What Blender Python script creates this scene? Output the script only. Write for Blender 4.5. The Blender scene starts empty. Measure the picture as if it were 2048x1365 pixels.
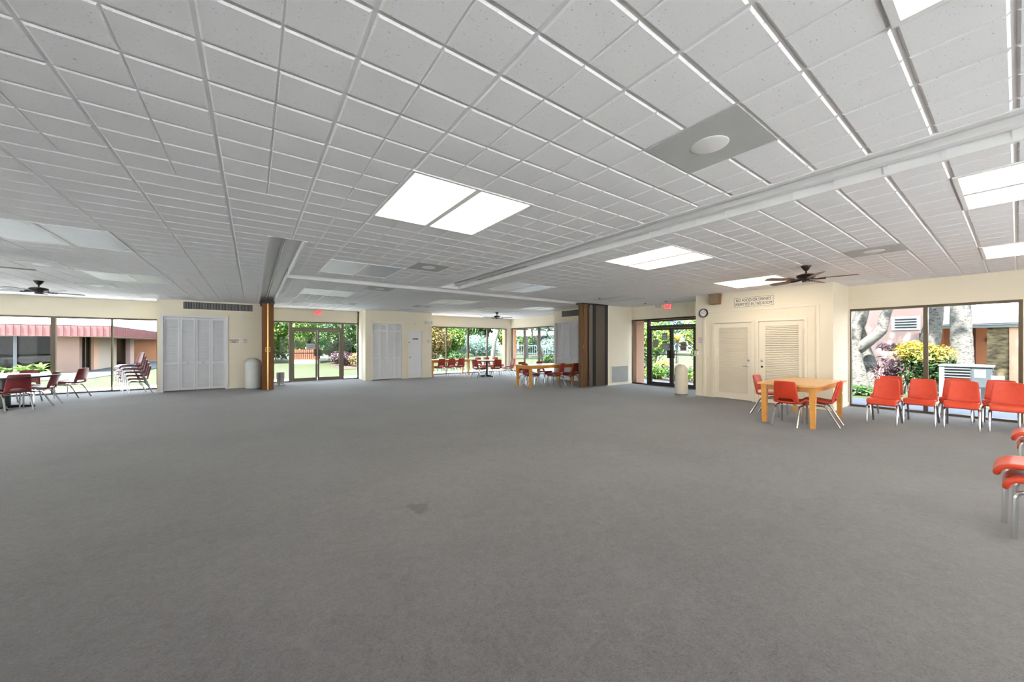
import bpy, bmesh, math, random
from mathutils import Vector, Matrix
SC = bpy.context.scene
COL = SC.collection
PI = math.pi
H = 2.815            # ceiling height
random.seed(7)

# ------------------------------------------------------------------ materials
def lin(h):
    h = h.lstrip('#'); r = []
    for k in (0, 2, 4):
        c = int(h[k:k+2], 16)/255
        r.append(c/12.92 if c <= .04045 else ((c+.055)/1.055)**2.4)
    return (r[0], r[1], r[2], 1)
MATS = {}
def new_mat(name):
    m = bpy.data.materials.new(name); m.use_nodes = True
    nt = m.node_tree; nt.nodes.clear()
    out = nt.nodes.new('ShaderNodeOutputMaterial')
    MATS[name] = m
    return m, nt, out
def N(nt, t, **kw):
    n = nt.nodes.new(t)
    for k, v in kw.items():
        if k in n.inputs: n.inputs[k].default_value = v
        else: setattr(n, k, v)
    return n
def principled(nt, out, color, rough=.6, metal=0, spec=.5, coat=0):
    p = N(nt, 'ShaderNodeBsdfPrincipled')
    p.inputs['Base Color'].default_value = color
    p.inputs['Roughness'].default_value = rough
    p.inputs['Metallic'].default_value = metal
    p.inputs['Specular IOR Level'].default_value = spec
    p.inputs['Coat Weight'].default_value = coat
    nt.links.new(p.outputs[0], out.inputs[0])
    return p
def mat(name, color, rough=.6, metal=0, spec=.4, vary=0, vscale=8, bump=0, bscale=200, coat=0, stretch=None):
    """plain procedural surface: slight noise variation in colour, optional fine bump"""
    m, nt, out = new_mat(name)
    c = lin(color) if isinstance(color, str) else color
    p = principled(nt, out, c, rough, metal, spec, coat)
    if vary or bump:
        tc = N(nt, 'ShaderNodeTexCoord')
        src = tc.outputs['Object']
        if stretch:
            mp = N(nt, 'ShaderNodeMapping'); mp.inputs['Scale'].default_value = stretch
            nt.links.new(src, mp.inputs[0]); src = mp.outputs[0]
    if vary:
        nz = N(nt, 'ShaderNodeTexNoise', Scale=vscale, Detail=4.0)
        nt.links.new(src, nz.inputs['Vector'])
        cr = N(nt, 'ShaderNodeValToRGB')
        cr.color_ramp.elements[0].position = .3; cr.color_ramp.elements[1].position = .7
        cr.color_ramp.elements[0].color = tuple(x*(1-vary) for x in c[:3])+(1,)
        cr.color_ramp.elements[1].color = tuple(min(1, x*(1+vary)) for x in c[:3])+(1,)
        nt.links.new(nz.outputs['Fac'], cr.inputs[0]); nt.links.new(cr.outputs[0], p.inputs['Base Color'])
    if bump:
        nb = N(nt, 'ShaderNodeTexNoise', Scale=bscale, Detail=3.0)
        nt.links.new(src, nb.inputs['Vector'])
        bp = N(nt, 'ShaderNodeBump', Strength=bump, Distance=.004)
        nt.links.new(nb.outputs['Fac'], bp.inputs['Height']); nt.links.new(bp.outputs[0], p.inputs['Normal'])
    return m
def ramp_mat(name, stops, scale, rough=.8, detail=5, bump=0, stretch=None, spec=.3, translucent=0, metal=0, world=False, distortion=0, k=1):
    """noise driven several-colour surface"""
    m, nt, out = new_mat(name)
    p = principled(nt, out, (1, 1, 1, 1), rough, metal, spec)
    if world:
        g = N(nt, 'ShaderNodeNewGeometry'); src = g.outputs['Position']
    else:
        tc = N(nt, 'ShaderNodeTexCoord'); src = tc.outputs['Object']
    if stretch:
        mp = N(nt, 'ShaderNodeMapping'); mp.inputs['Scale'].default_value = stretch
        nt.links.new(src, mp.inputs[0]); src = mp.outputs[0]
    nz = N(nt, 'ShaderNodeTexNoise', Scale=scale, Detail=float(detail), Distortion=float(distortion))
    nt.links.new(src, nz.inputs['Vector'])
    cr = N(nt, 'ShaderNodeValToRGB')
    while len(cr.color_ramp.elements) < len(stops): cr.color_ramp.elements.new(.5)
    for e, (pos, c) in zip(cr.color_ramp.elements, stops):
        e.position = pos; e.color = tuple(x*k for x in lin(c)[:3])+(1,)
    nt.links.new(nz.outputs['Fac'], cr.inputs[0]); nt.links.new(cr.outputs[0], p.inputs['Base Color'])
    if bump:
        bp = N(nt, 'ShaderNodeBump', Strength=bump, Distance=.01)
        nt.links.new(nz.outputs['Fac'], bp.inputs['Height']); nt.links.new(bp.outputs[0], p.inputs['Normal'])
    if translucent:
        tr = N(nt, 'ShaderNodeBsdfTranslucent'); nt.links.new(cr.outputs[0], tr.inputs[0])
        mx = N(nt, 'ShaderNodeMixShader'); mx.inputs[0].default_value = translucent
        nt.links.new(p.outputs[0], mx.inputs[1]); nt.links.new(tr.outputs[0], mx.inputs[2])
        nt.links.new(mx.outputs[0], out.inputs[0])
    return m
def glass_mat(name, tint, refl=1.0):
    m, nt, out = new_mat(name)
    t = N(nt, 'ShaderNodeBsdfTransparent', Color=tint)
    g = N(nt, 'ShaderNodeBsdfGlossy', Roughness=.0)
    f = N(nt, 'ShaderNodeFresnel', IOR=1.45)
    mul = N(nt, 'ShaderNodeMath', operation='MULTIPLY'); mul.inputs[1].default_value = refl
    nt.links.new(f.outputs[0], mul.inputs[0])
    mx = N(nt, 'ShaderNodeMixShader')
    nt.links.new(mul.outputs[0], mx.inputs[0]); nt.links.new(t.outputs[0], mx.inputs[1]); nt.links.new(g.outputs[0], mx.inputs[2])
    nt.links.new(mx.outputs[0], out.inputs[0])
    return m
def emit_mat(name, color, strength):
    m, nt, out = new_mat(name)
    e = N(nt, 'ShaderNodeEmission', Color=lin(color), Strength=strength)
    nt.links.new(e.outputs[0], out.inputs[0])
    return m

def carpet_mat():
    m, nt, out = new_mat('carpet')
    p = principled(nt, out, (1, 1, 1, 1), .95, 0, .15)
    p.inputs['Sheen Weight'].default_value = .35; p.inputs['Sheen Roughness'].default_value = .45
    g = N(nt, 'ShaderNodeNewGeometry')
    big = N(nt, 'ShaderNodeTexNoise', Scale=.3, Detail=6.0, Roughness=.6)
    mid = N(nt, 'ShaderNodeTexNoise', Scale=13.0, Detail=6.0, Roughness=.75, Distortion=1.2)
    fine = N(nt, 'ShaderNodeTexNoise', Scale=95.0, Detail=4.0, Roughness=.75, Distortion=1.5)
    for n in (big, mid, fine): nt.links.new(g.outputs['Position'], n.inputs['Vector'])
    a = N(nt, 'ShaderNodeMath', operation='MULTIPLY_ADD'); a.inputs[1].default_value = .34
    b = N(nt, 'ShaderNodeMath', operation='MULTIPLY_ADD'); b.inputs[1].default_value = .26
    c = N(nt, 'ShaderNodeMath', operation='MULTIPLY'); c.inputs[1].default_value = .5
    nt.links.new(fine.outputs['Fac'], c.inputs[0])
    nt.links.new(mid.outputs['Fac'], b.inputs[0]); nt.links.new(c.outputs[0], b.inputs[2])
    nt.links.new(big.outputs['Fac'], a.inputs[0]); nt.links.new(b.outputs[0], a.inputs[2])
    cr = N(nt, 'ShaderNodeValToRGB')
    cr.color_ramp.elements[0].position = .36; cr.color_ramp.elements[0].color = lin('#3b3b3e')
    cr.color_ramp.elements[1].position = .64; cr.color_ramp.elements[1].color = lin('#747478')
    nt.links.new(a.outputs[0], cr.inputs[0])
    # one worn dark stain, about 20 cm across
    sub = N(nt, 'ShaderNodeVectorMath', operation='SUBTRACT'); sub.inputs[1].default_value = (1.21, 3.09, 0)
    nt.links.new(g.outputs['Position'], sub.inputs[0])
    sn = N(nt, 'ShaderNodeTexNoise', Scale=9.0, Detail=3.0); nt.links.new(g.outputs['Position'], sn.inputs['Vector'])
    ln = N(nt, 'ShaderNodeVectorMath', operation='LENGTH'); nt.links.new(sub.outputs[0], ln.inputs[0])
    ad = N(nt, 'ShaderNodeMath', operation='MULTIPLY_ADD'); ad.inputs[1].default_value = .22; 
    nt.links.new(sn.outputs['Fac'], ad.inputs[0]); nt.links.new(ln.outputs['Value'], ad.inputs[2])
    sr = N(nt, 'ShaderNodeValToRGB')
    sr.color_ramp.elements[0].position = .185; sr.color_ramp.elements[0].color = (.6, .6, .6, 1)
    sr.color_ramp.elements[1].position = .22; sr.color_ramp.elements[1].color = (1, 1, 1, 1)
    nt.links.new(ad.outputs[0], sr.inputs[0])
    mx = N(nt, 'ShaderNodeMix', data_type='RGBA', blend_type='MULTIPLY')
    mx.inputs[0].default_value = 1
    nt.links.new(cr.outputs[0], mx.inputs[6]); nt.links.new(sr.outputs[0], mx.inputs[7])
    nt.links.new(mx.outputs[2], p.inputs['Base Color'])
    bp = N(nt, 'ShaderNodeBump', Strength=.5, Distance=.006)
    nt.links.new(fine.outputs['Fac'], bp.inputs['Height']); nt.links.new(bp.outputs[0], p.inputs['Normal'])
    return m
def tile_mat():
    """mineral fibre ceiling tile: white with small dark fissures"""
    m, nt, out = new_mat('ceiling_tile')
    p = principled(nt, out, (1, 1, 1, 1), .9, 0, .2)
    g = N(nt, 'ShaderNodeNewGeometry')
    mp = N(nt, 'ShaderNodeMapping'); mp.inputs['Scale'].default_value = (1, 1.9, 1); mp.inputs['Rotation'].default_value = (0, 0, .5)
    nt.links.new(g.outputs['Position'], mp.inputs[0])
    v = N(nt, 'ShaderNodeTexNoise', Scale=75.0, Detail=2.0, Roughness=.6, Distortion=.8)
    nt.links.new(mp.outputs[0], v.inputs['Vector'])
    cr = N(nt, 'ShaderNodeValToRGB')
    cr.color_ramp.elements[0].position = .27; cr.color_ramp.elements[0].color = lin('#a9a8a8')
    cr.color_ramp.elements[1].position = .34; cr.color_ramp.elements[1].color = lin('#efedec')
    nt.links.new(v.outputs['Fac'], cr.inputs[0]); nt.links.new(cr.outputs[0], p.inputs['Base Color'])
    bp = N(nt, 'ShaderNodeBump', Strength=.2, Distance=.003)
    nt.links.new(v.outputs['Fac'], bp.inputs['Height']); nt.links.new(bp.outputs[0], p.inputs['Normal'])
    return m
def bark_mat():
    m, nt, out = new_mat('bark')
    p = principled(nt, out, (1, 1, 1, 1), .9, 0, .2)
    tc = N(nt, 'ShaderNodeTexCoord')
    mp = N(nt, 'ShaderNodeMapping'); mp.inputs['Scale'].default_value = (1, 1, 2.2)
    nt.links.new(tc.outputs['Object'], mp.inputs[0])
    n1 = N(nt, 'ShaderNodeTexNoise', Scale=11.0, Detail=8.0, Roughness=.8, Distortion=.9)
    nt.links.new(mp.outputs[0], n1.inputs['Vector'])
    cr = N(nt, 'ShaderNodeValToRGB')
    cr.color_ramp.elements.new(.5)
    for e, (q, c) in zip(cr.color_ramp.elements, ((.4, '#2e2c28'), (.47, '#a8a49c'), (.6, '#d6d2ca'))): e.position = q; e.color = tuple(x*.15 for x in lin(c)[:3])+(1,)
    nt.links.new(n1.outputs['Fac'], cr.inputs[0]); nt.links.new(cr.outputs[0], p.inputs['Base Color'])
    bp = N(nt, 'ShaderNodeBump', Strength=.6, Distance=.02)
    nt.links.new(n1.outputs['Fac'], bp.inputs['Height']); nt.links.new(bp.outputs[0], p.inputs['Normal'])
    return m

CARPET = carpet_mat(); TILE = tile_mat(); BARK = bark_mat()
CREAM = mat('cream_wall_paint', '#e9dfc9', .75, vary=.02, vscale=1.5)
CREAM_TRIM = mat('cream_trim_paint', '#ece2cf', .5, vary=.015, vscale=2)
WHITE = mat('white_paint', '#e6e4e4', .5, vary=.015, vscale=3)
LOUVRE = mat('white_louvre_paint', '#dcdcdf', .5, vary=.015, vscale=3)
GRIDM = mat('white_grid_metal', '#eceae8', .45, vary=.01, vscale=3)
BRONZE = mat('bronze_aluminium', '#5a5040', .4, .35, .5, vary=.05, vscale=4)
DBRONZE = mat('dark_bronze_aluminium', '#38322a', .4, .35, .5, vary=.05, vscale=4)
GLASS = glass_mat('window_glass', (.97, .985, .98, 1), .12)
DGLASS = glass_mat('dark_tinted_glass', (.2, .25, .25, 1), .25)
CHROME = mat('chrome', '#d9dadc', .18, 1, .5, vary=.03, vscale=6)
BRUSHED = mat('brushed_steel', '#b9b7b2', .35, .9, .5, vary=.06, vscale=30, stretch=(1, 1, .05))
VINYL_ORANGE = mat('orange_vinyl', '#cc4428', .38, 0, .5, vary=.08, vscale=12, bump=.15, bscale=150)
VINYL_RED = mat('red_vinyl', '#a33a30', .42, 0, .5, vary=.09, vscale=14, bump=.2, bscale=160)
VINYL_VERM = mat('vermilion_vinyl', '#c2391f', .42, 0, .5, vary=.09, vscale=14, bump=.2, bscale=160)
VINYL_MAROON = mat('maroon_vinyl', '#7c282b', .42, 0, .5, vary=.09, vscale=14, bump=.2, bscale=160)
WOOD = mat('honey_wood', '#dc9a41', .35, 0, .5, vary=.1, vscale=3, stretch=(1, 14, 14), coat=.15)
WOODTOP = mat('honey_wood_top', '#e2a757', .3, 0, .5, vary=.06, vscale=3, stretch=(1, 14, 14), coat=.25)
ACCBROWN = mat('brown_wood_vinyl', '#6b3d0c', .65, 0, .5, vary=.14, vscale=4, stretch=(10, 10, .6))
ACCLIGHT = mat('light_brown_post', '#664926', .45, 0, .5, vary=.1, vscale=4, stretch=(10, 10, .6))
ACCTAUPE = mat('taupe_vinyl', '#605344', .5, 0, .5, vary=.1, vscale=6, stretch=(10, 10, .6))
ACCDARK = mat('dark_maroon_vinyl', '#24130f', .5, 0, .5, vary=.1, vscale=6, stretch=(10, 10, .6))
BRASS = mat('pale_brass', '#c7a25e', .3, .7, .5, vary=.04, vscale=6)
BLACK = mat('black_laminate', '#161415', .4, 0, .5, vary=.1, vscale=10)
LAMTOP = mat('white_laminate', '#e4e2e2', .2, 0, .5, vary=.02, vscale=6)
PLASTIC = mat('white_plastic', '#e4e2da', .35, 0, .5, vary=.02, vscale=6)
GREYBIN = mat('pale_grey_enamel', '#d3d6d2', .3, 0, .5, vary=.02, vscale=6)
BEIGEPL = mat('beige_enamel', '#e4dac6', .3, 0, .5, vary=.02, vscale=6)
GREYPANEL = mat('grey_acrylic', '#d0d2d8', .35, 0, .5, vary=.03, vscale=3)
DIFFGREY = mat('grey_metal_diffuser', '#b3b4b1', .5, 0, .4, vary=.04, vscale=4)
VENTGREY = mat('grey_vent_metal', '#8f8f8d', .5, .3, .4, vary=.08, vscale=6)
VENTDARK = mat('dark_vent_cavity', '#3a3a3b', .7, 0, .3, vary=.1, vscale=6)
LAMP = emit_mat('lit_acrylic_panel', '#ffeed4', 4.6)
EXITRED = emit_mat('lit_exit_face', '#ff6a68', 1.0)
REDINK = mat('red_ink', '#b02020', .6, vary=.03)
PINKINK = mat('faded_red_ink', '#c4776f', .6, vary=.03)
INK = mat('black_ink', '#241c18', .6, vary=.03)
GREYINK = mat('grey_ink', '#6b6a64', .6, vary=.03)
PAPER = mat('white_paper', '#e6e4ea', .7, vary=.02)
PAPERBACK = mat('grey_paper_back', '#8d8884', .8, vary=.03)
GREENST = mat('green_sticker', '#0c8a2e', .5, vary=.03)
SIGNPL = mat('cream_sign', '#efe7d6', .45, vary=.02)
PLAQUE = mat('dark_plaque', '#4a4844', .4, vary=.05)
BLACKPL = mat('black_plastic', '#1b1a19', .35, vary=.05)
FANDARK = mat('dark_bronze_fan', '#3b3634', .3, .6, .5, vary=.08, vscale=20)
BLADE = mat('walnut_blade', '#6e5347', .45, 0, .5, vary=.14, vscale=5, stretch=(1, 12, 1))
BLADEGREY = mat('grey_blade', '#8d8d90', .45, 0, .5, vary=.06, vscale=5, stretch=(1, 12, 1))
SPEAKER = mat('brown_speaker_cloth', '#857662', .85, vary=.08, vscale=60, bump=.3)
SPKWOOD = mat('brown_speaker_case', '#7a5426', .5, vary=.12, vscale=5)
# outdoors
PINK = mat('pink_stucco', '#a68b84', .9, vary=.04, vscale=2, bump=.3, bscale=40)
PIER = mat('rose_pier_stucco', '#6f5a50', .9, vary=.05, vscale=2, bump=.3, bscale=40)
HOUSEW = mat('beige_house_wall', '#57504a', .9, vary=.04, vscale=3)
PEACHR = mat('peach_roof', '#5e4c3c', .8, vary=.06, vscale=2)
PINKF = mat('pink_metal_fascia', '#6d4140', .6, vary=.05, vscale=2)
ORANGEST = mat('terracotta_stucco', '#bd8463', .9, vary=.06, vscale=3, bump=.3, bscale=40)
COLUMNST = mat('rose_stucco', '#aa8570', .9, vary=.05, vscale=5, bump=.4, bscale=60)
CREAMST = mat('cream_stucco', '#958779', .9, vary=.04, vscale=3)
SOFFIT = mat('cream_soffit', '#e9d9bd', .7, vary=.03, vscale=3)
FASCIA = mat('brown_fascia', '#5b3a2a', .6, vary=.08, vscale=4)
ROOFW = mat('white_roof', '#b0b0b2', .7, vary=.02, vscale=2)
ROOFG = mat('grey_green_fascia', '#5a605e', .6, vary=.03, vscale=2)
CONC = mat('pale_concrete', '#efeded', .9, vary=.05, vscale=2, bump=.2, bscale=60)
CONC_SHADE = mat('shade_toned_concrete', '#686876', .9, vary=.06, vscale=2)  # same concrete as the patio; the shade on this side is in the colour
ASPH = mat('grey_path', '#35363a', .9, vary=.06, vscale=2)
STONE = ramp_mat('stone_facing', ((.3, '#4b4033'), (.5, '#a08e6c'), (.7, '#cbb98e')), 5, .9, 6, .6, (1, 1, 2.5), k=.3)
GRASS = ramp_mat('grass', ((.3, '#7fae2a'), (.5, '#b0cc3c'), (.7, '#dcdc74')), 3.0, .95, 8, .3, world=True, k=.03)
MULCH = ramp_mat('mulch', ((.3, '#5a3f33'), (.5, '#94705d'), (.7, '#b49a86')), 6.0, .95, 8, .4, world=True, k=.09)
def leafm(n, stops, sc=1.6, tr=.35): return ramp_mat(n, stops, sc, .5, 6, 0, None, .3, tr, k=.3)
LEAF_G = leafm('green_leaf', ((.3, '#3f6b25'), (.5, '#77a63c'), (.7, '#b6cf62')))
LEAF_D = leafm('dark_green_leaf', ((.3, '#27451f'), (.5, '#4d7a38'), (.7, '#8aa95c')))
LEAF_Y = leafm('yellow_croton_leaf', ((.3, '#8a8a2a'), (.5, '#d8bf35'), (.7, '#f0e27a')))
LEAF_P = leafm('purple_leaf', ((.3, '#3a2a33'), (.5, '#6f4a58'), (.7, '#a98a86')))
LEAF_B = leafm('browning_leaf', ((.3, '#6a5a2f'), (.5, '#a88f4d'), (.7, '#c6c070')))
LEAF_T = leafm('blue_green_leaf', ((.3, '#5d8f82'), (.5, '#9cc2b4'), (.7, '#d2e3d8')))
FENCEO = mat('orange_slat_wood', '#63351a', .7, vary=.1, vscale=6)
FENCEB = mat('blue_grey_fence', '#4a5660', .6, vary=.05)
ACGREY = mat('light_grey_enamel', '#505559', .45, vary=.03)
ACDARK = mat('dark_grey_enamel', '#15191c', .5, vary=.06)
ACMID = mat('mid_grey_enamel', '#30373c', .5, vary=.04)
YELLOWL = mat('pale_yellow_label', '#828059', .6, vary=.04)

# ------------------------------------------------------------------ mesh building
class MB:
    def __init__(s): s.v = []; s.f = []; s.mi = []; s.cur = 0
    def vert(s, p): s.v.append(tuple(p)); return len(s.v)-1
    def face(s, ix): s.f.append(tuple(ix)); s.mi.append(s.cur)
    def quad(s, a, b, c, d): s.face([s.vert(p) for p in (a, b, c, d)])
    def box(s, x0, x1, y0, y1, z0, z1):
        if x0 > x1: x0, x1 = x1, x0
        if y0 > y1: y0, y1 = y1, y0
        if z0 > z1: z0, z1 = z1, z0
        b = len(s.v)
        s.v += [(x0,y0,z0),(x1,y0,z0),(x1,y1,z0),(x0,y1,z0),(x0,y0,z1),(x1,y0,z1),(x1,y1,z1),(x0,y1,z1)]
        for q in ((0,3,2,1),(4,5,6,7),(0,1,5,4),(1,2,6,5),(2,3,7,6),(3,0,4,7)): s.face([b+i for i in q])
        return s
    def taper(s, cx, cy, z0, z1, a0, a1):      # square bar, half widths a0 at z0 and a1 at z1
        b = len(s.v)
        for z, a in ((z0, a0), (z1, a1)):
            s.v += [(cx-a,cy-a,z),(cx+a,cy-a,z),(cx+a,cy+a,z),(cx-a,cy+a,z)]
        for q in ((0,3,2,1),(4,5,6,7),(0,1,5,4),(1,2,6,5),(2,3,7,6),(3,0,4,7)): s.face([b+i for i in q])
        return s
    def ring(s, c, u, w, r, n):
        return [s.vert(Vector(c)+Vector(u)*(r*math.cos(2*PI*k/n))+Vector(w)*(r*math.sin(2*PI*k/n))) for k in range(n)]
    def tube(s, pts, r, n=8, caps=True):
        pts = [Vector(p) for p in pts]
        rs = r if isinstance(r, (list, tuple)) else [r]*len(pts)
        rings = []
        up = None
        for i, p in enumerate(pts):
            t = (pts[min(i+1, len(pts)-1)]-pts[max(i-1, 0)]).normalized()
            if up is None:
                up = Vector((0, 0, 1)) if abs(t.z) < .9 else Vector((1, 0, 0))
            u = (up-t*up.dot(t)).normalized(); w = t.cross(u); up = u
            rings.append(s.ring(p, u, w, rs[i], n))
        for a, b in zip(rings, rings[1:]):
            for k in range(n): s.face((a[k], a[(k+1) % n], b[(k+1) % n], b[k]))
        if caps: s.face(rings[0][::-1]); s.face(rings[-1])
        return s
    def lathe(s, prof, cx=0, cy=0, n=24):
        rings = []
        for r, z in prof:
            rings.append([s.vert((cx+r*math.cos(2*PI*k/n), cy+r*math.sin(2*PI*k/n), z)) for k in range(n)])
        for a, b in zip(rings, rings[1:]):
            for k in range(n): s.face((a[k], a[(k+1) % n], b[(k+1) % n], b[k]))
        s.face(rings[0][::-1]); s.face(rings[-1])
        return s
    def shell(s, P, mask, th):                  # thick sheet from a grid of points
        R, C = len(P), len(P[0])
        nor = [[None]*C for _ in range(R)]
        for i in range(R):
            for j in range(C):
                du = P[min(i+1, R-1)][j]-P[max(i-1, 0)][j]; dv = P[i][min(j+1, C-1)]-P[i][max(j-1, 0)]
                nor[i][j] = du.cross(dv).normalized()
        top = [[s.vert(P[i][j]) for j in range(C)] for i in range(R)]
        bot = [[s.vert(P[i][j]-nor[i][j]*th) for j in range(C)] for i in range(R)]
        on = lambda i, j: 0 <= i < R-1 and 0 <= j < C-1 and mask(i, j)
        for i in range(R-1):
            for j in range(C-1):
                if not on(i, j): continue
                s.face((top[i][j], top[i+1][j], top[i+1][j+1], top[i][j+1]))
                s.face((bot[i][j], bot[i][j+1], bot[i+1][j+1], bot[i+1][j]))
                for (di, dj, a, b) in ((-1, 0, (i, j+1), (i, j)), (1, 0, (i+1, j), (i+1, j+1)), (0, -1, (i, j), (i+1, j)), (0, 1, (i+1, j+1), (i, j+1))):
                    if not on(i+di, j+dj):
                        s.face((top[a[0]][a[1]], bot[a[0]][a[1]], bot[b[0]][b[1]], top[b[0]][b[1]]))
        return s
    def build(s, name, m, parent=None, smooth=False, loc=None, bevel=0, keep_unused=False):
        me = bpy.data.meshes.new(name)
        used = sorted({i for f in s.f for i in f}); re = {o: k for k, o in enumerate(used)}
        me.from_pydata([s.v[i] for i in used], [], [[re[i] for i in f] for f in s.f]); me.update()
        ms = m if isinstance(m, (list, tuple)) else [m]
        for q in ms: me.materials.append(q)
        if len(ms) > 1:
            for p, k in zip(me.polygons, s.mi): p.material_index = k
        bm = bmesh.new(); bm.from_mesh(me); bmesh.ops.recalc_face_normals(bm, faces=bm.faces)
        if bevel:
            bmesh.ops.bevel(bm, geom=[e for e in bm.edges], offset=bevel, segments=2, affect='EDGES', profile=.6)
        bm.to_mesh(me); bm.free()
        if smooth:
            for p in me.polygons: p.use_smooth = True
            try: me.set_sharp_from_angle(angle=math.radians(38))
            except Exception: pass
        o = bpy.data.objects.new(name, me); COL.objects.link(o)
        if parent: o.parent = parent
        if loc: o.location = loc
        return o

def tag(o, label, cat, group=None, kind=None):
    o['label'] = label; o['category'] = cat
    if group: o['group'] = group
    if kind: o['kind'] = kind
    return o
def struct(o, label, cat):
    return tag(o, label, cat, None, 'structure')
def empty(name, loc=(0, 0, 0), rz=0):
    o = bpy.data.objects.new(name, None); COL.objects.link(o)
    o.location = loc; o.rotation_euler = (0, 0, rz); o.empty_display_size = .1
    return o
def dup(root, loc, rz, label, group=None, mats=None):
    r = root.copy(); COL.objects.link(r); r.location = loc; r.rotation_euler = (0, 0, rz); r['label'] = label
    if group: r['group'] = group
    elif 'group' in r: del r['group']
    for ch in list(root.children):
        c = ch.copy(); COL.objects.link(c); c.parent = r
        for g in list(ch.children):
            d = g.copy(); COL.objects.link(d); d.parent = c
    return r
def B(*a): return MB().box(*a)

# ------------------------------------------------------------------ setting: floor, walls
X0, X1, Y0, Y1 = -8.5, 11.45, -4.0, 16.15
T = .16
struct(B(X0-T, X1+T, Y0-T, Y1+T, -.12, 0).build('floor', CARPET), 'grey carpet over the whole hall floor', 'floor')
LZ = 2.26; HW = H+.19
def wall(name, boxes, label, m=CREAM):
    b = MB()
    for q in boxes: b.box(*q)
    return struct(b.build(name, m), label, 'wall')
wall('wall_north', [(X0, -2.47, Y1, Y1+T, LZ, HW), (.5, 3.65, Y1, Y1+T, 2.31, HW), (3.58, 6.4, Y1, Y1+T, 0, HW), (6.4, 11.2, Y1, Y1+T, LZ+.02, HW),
     (-2.47, .62, Y1, Y1+T, 0, HW), (11.2, X1+T, Y1, Y1+T, 0, HW), (X0-T, -8.3, Y1, Y1+T, 0, LZ)], 'cream wall strip above the far windows')
wall('wall_east', [(X1, X1+T, 11.0, Y1, 2.31, HW), (X1, X1+T, 16.05, Y1, 0, 2.31), (X1, X1+T, 8.4, 11.1, 0, HW), (X1, X1+T, 5.3, 8.4, 2.33, HW), (X1, X1+T, 2.33, 5.35, 0, HW),
     (X1, X1+T, -.06, 2.33, 2.275, HW), (X1, X1+T, Y0, -.06, 0, HW)], 'cream wall strip above the right hand windows and doors')
wall('wall_west', [(X0-T, X0, Y0, Y1, LZ, HW), (X0-T, X0, 10.95, Y1, 0, LZ), (X0-T, X0, Y0, 4.2, 0, LZ)], 'cream wall strip above the added windows beyond the left edge')
wall('wall_south', [(X0-T, X1+T, Y0-T, Y0, LZ, HW), (X0-T, -3.4, Y0-T, Y0, 0, LZ), (8.7, X1+T, Y0-T, Y0, 0, LZ), (1.2, 1.8, Y0-T, Y0, 0, LZ)], 'cream wall strip above the added windows behind the viewer')
wall('wall_closet_left', [(-2.33, .56, 15.0, 15.12, 2.29, HW), (-2.33, -2.2, 15.0, 15.12, 0, 2.29), (-.71, .56, 15.0, 15.12, 0, 2.29),
     (-2.33, -2.21, 15.12, Y1, 0, HW), (.44, .56, 15.12, Y1, 0, HW), (-2.33, .56, 15.5, 15.55, 0, HW)], 'cream closet block with white bifold doors and long vent')
wall('wall_closet_centre', [(3.62, 6.4, 15.0, 15.12, 2.3, HW), (3.62, 3.86, 15.0, 15.12, 0, 2.3), (5.08, 5.35, 15.0, 15.12, 0, 2.3), (5.96, 6.4, 15.0, 15.12, 0, 2.3), (5.35, 5.96, 15.0, 15.12, 2.03, 2.3),
     (3.62, 3.74, 15.12, Y1, 0, HW), (6.28, 6.4, 15.12, Y1, 0, HW), (3.62, 6.4, 15.5, 15.55, 0, HW)], 'cream closet block between the two far window groups')
wall('wall_closet_right', [(10.06, 10.18, 8.35, 11.1, 2.31, HW), (10.06, 10.18, 8.35, 9.45, 0, 2.31), (10.06, 10.18, 10.98, 11.1, 0, 2.31),
     (10.18, X1, 10.98, 11.1, 0, HW), (10.18, X1, 8.35, 8.47, 0, HW), (10.5, 10.55, 8.47, 10.98, 0, HW)], 'cream closet block behind the right folding partition')
wall('wall_louvre_doors', [(10.25, 10.37, 2.33, 5.33, 2.02, HW), (10.25, 10.37, 4.83, 5.33, 0, 2.02), (10.25, 10.37, 3.76, 3.9, 0, 2.02), (10.25, 10.37, 2.33, 2.83, 0, 2.02),
     (10.37, X1, 5.21, 5.33, 0, HW), (10.37, X1, 2.33, 2.45, 0, HW), (10.75, 10.8, 2.45, 5.21, 0, HW)], 'warm cream wall with the two louvred doors')
struct(B(X0-T, X1+T, Y0-T, Y1+T, H+.2, H+.3).build('roof', ROOFW), 'flat roof slab over the hall', 'roof')

# baseboards
def bb(name, q, label): struct(B(*q).build(name, CREAM_TRIM, bevel=.003), label, 'baseboard')
bb('baseboard_louvre_side', (10.25, 11.43, 2.315, 2.33, 0, .09), 'cream baseboard on the short wall beside the right window')
bb('baseboard_grille', (10.06, 11.45, 8.335, 8.35, 0, .07), 'cream baseboard below the return air grille')
bb('baseboard_closet_left', (-.66, .5, 14.985, 15.0, 0, .07), 'cream baseboard behind the domed waste bin')
bb('baseboard_closet_centre', (5.97, 6.4, 14.985, 15.0, 0, .07), 'cream baseboard right of the plain white door')
bb('baseboard_clock', (10.235, 10.25, 5.13, 5.33, 0, .07), 'cream baseboard below the wall clock')
bb('baseboard_table', (10.235, 10.25, 2.33, 2.56, 0, .07), 'cream baseboard behind the far end of the honey table')

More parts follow.
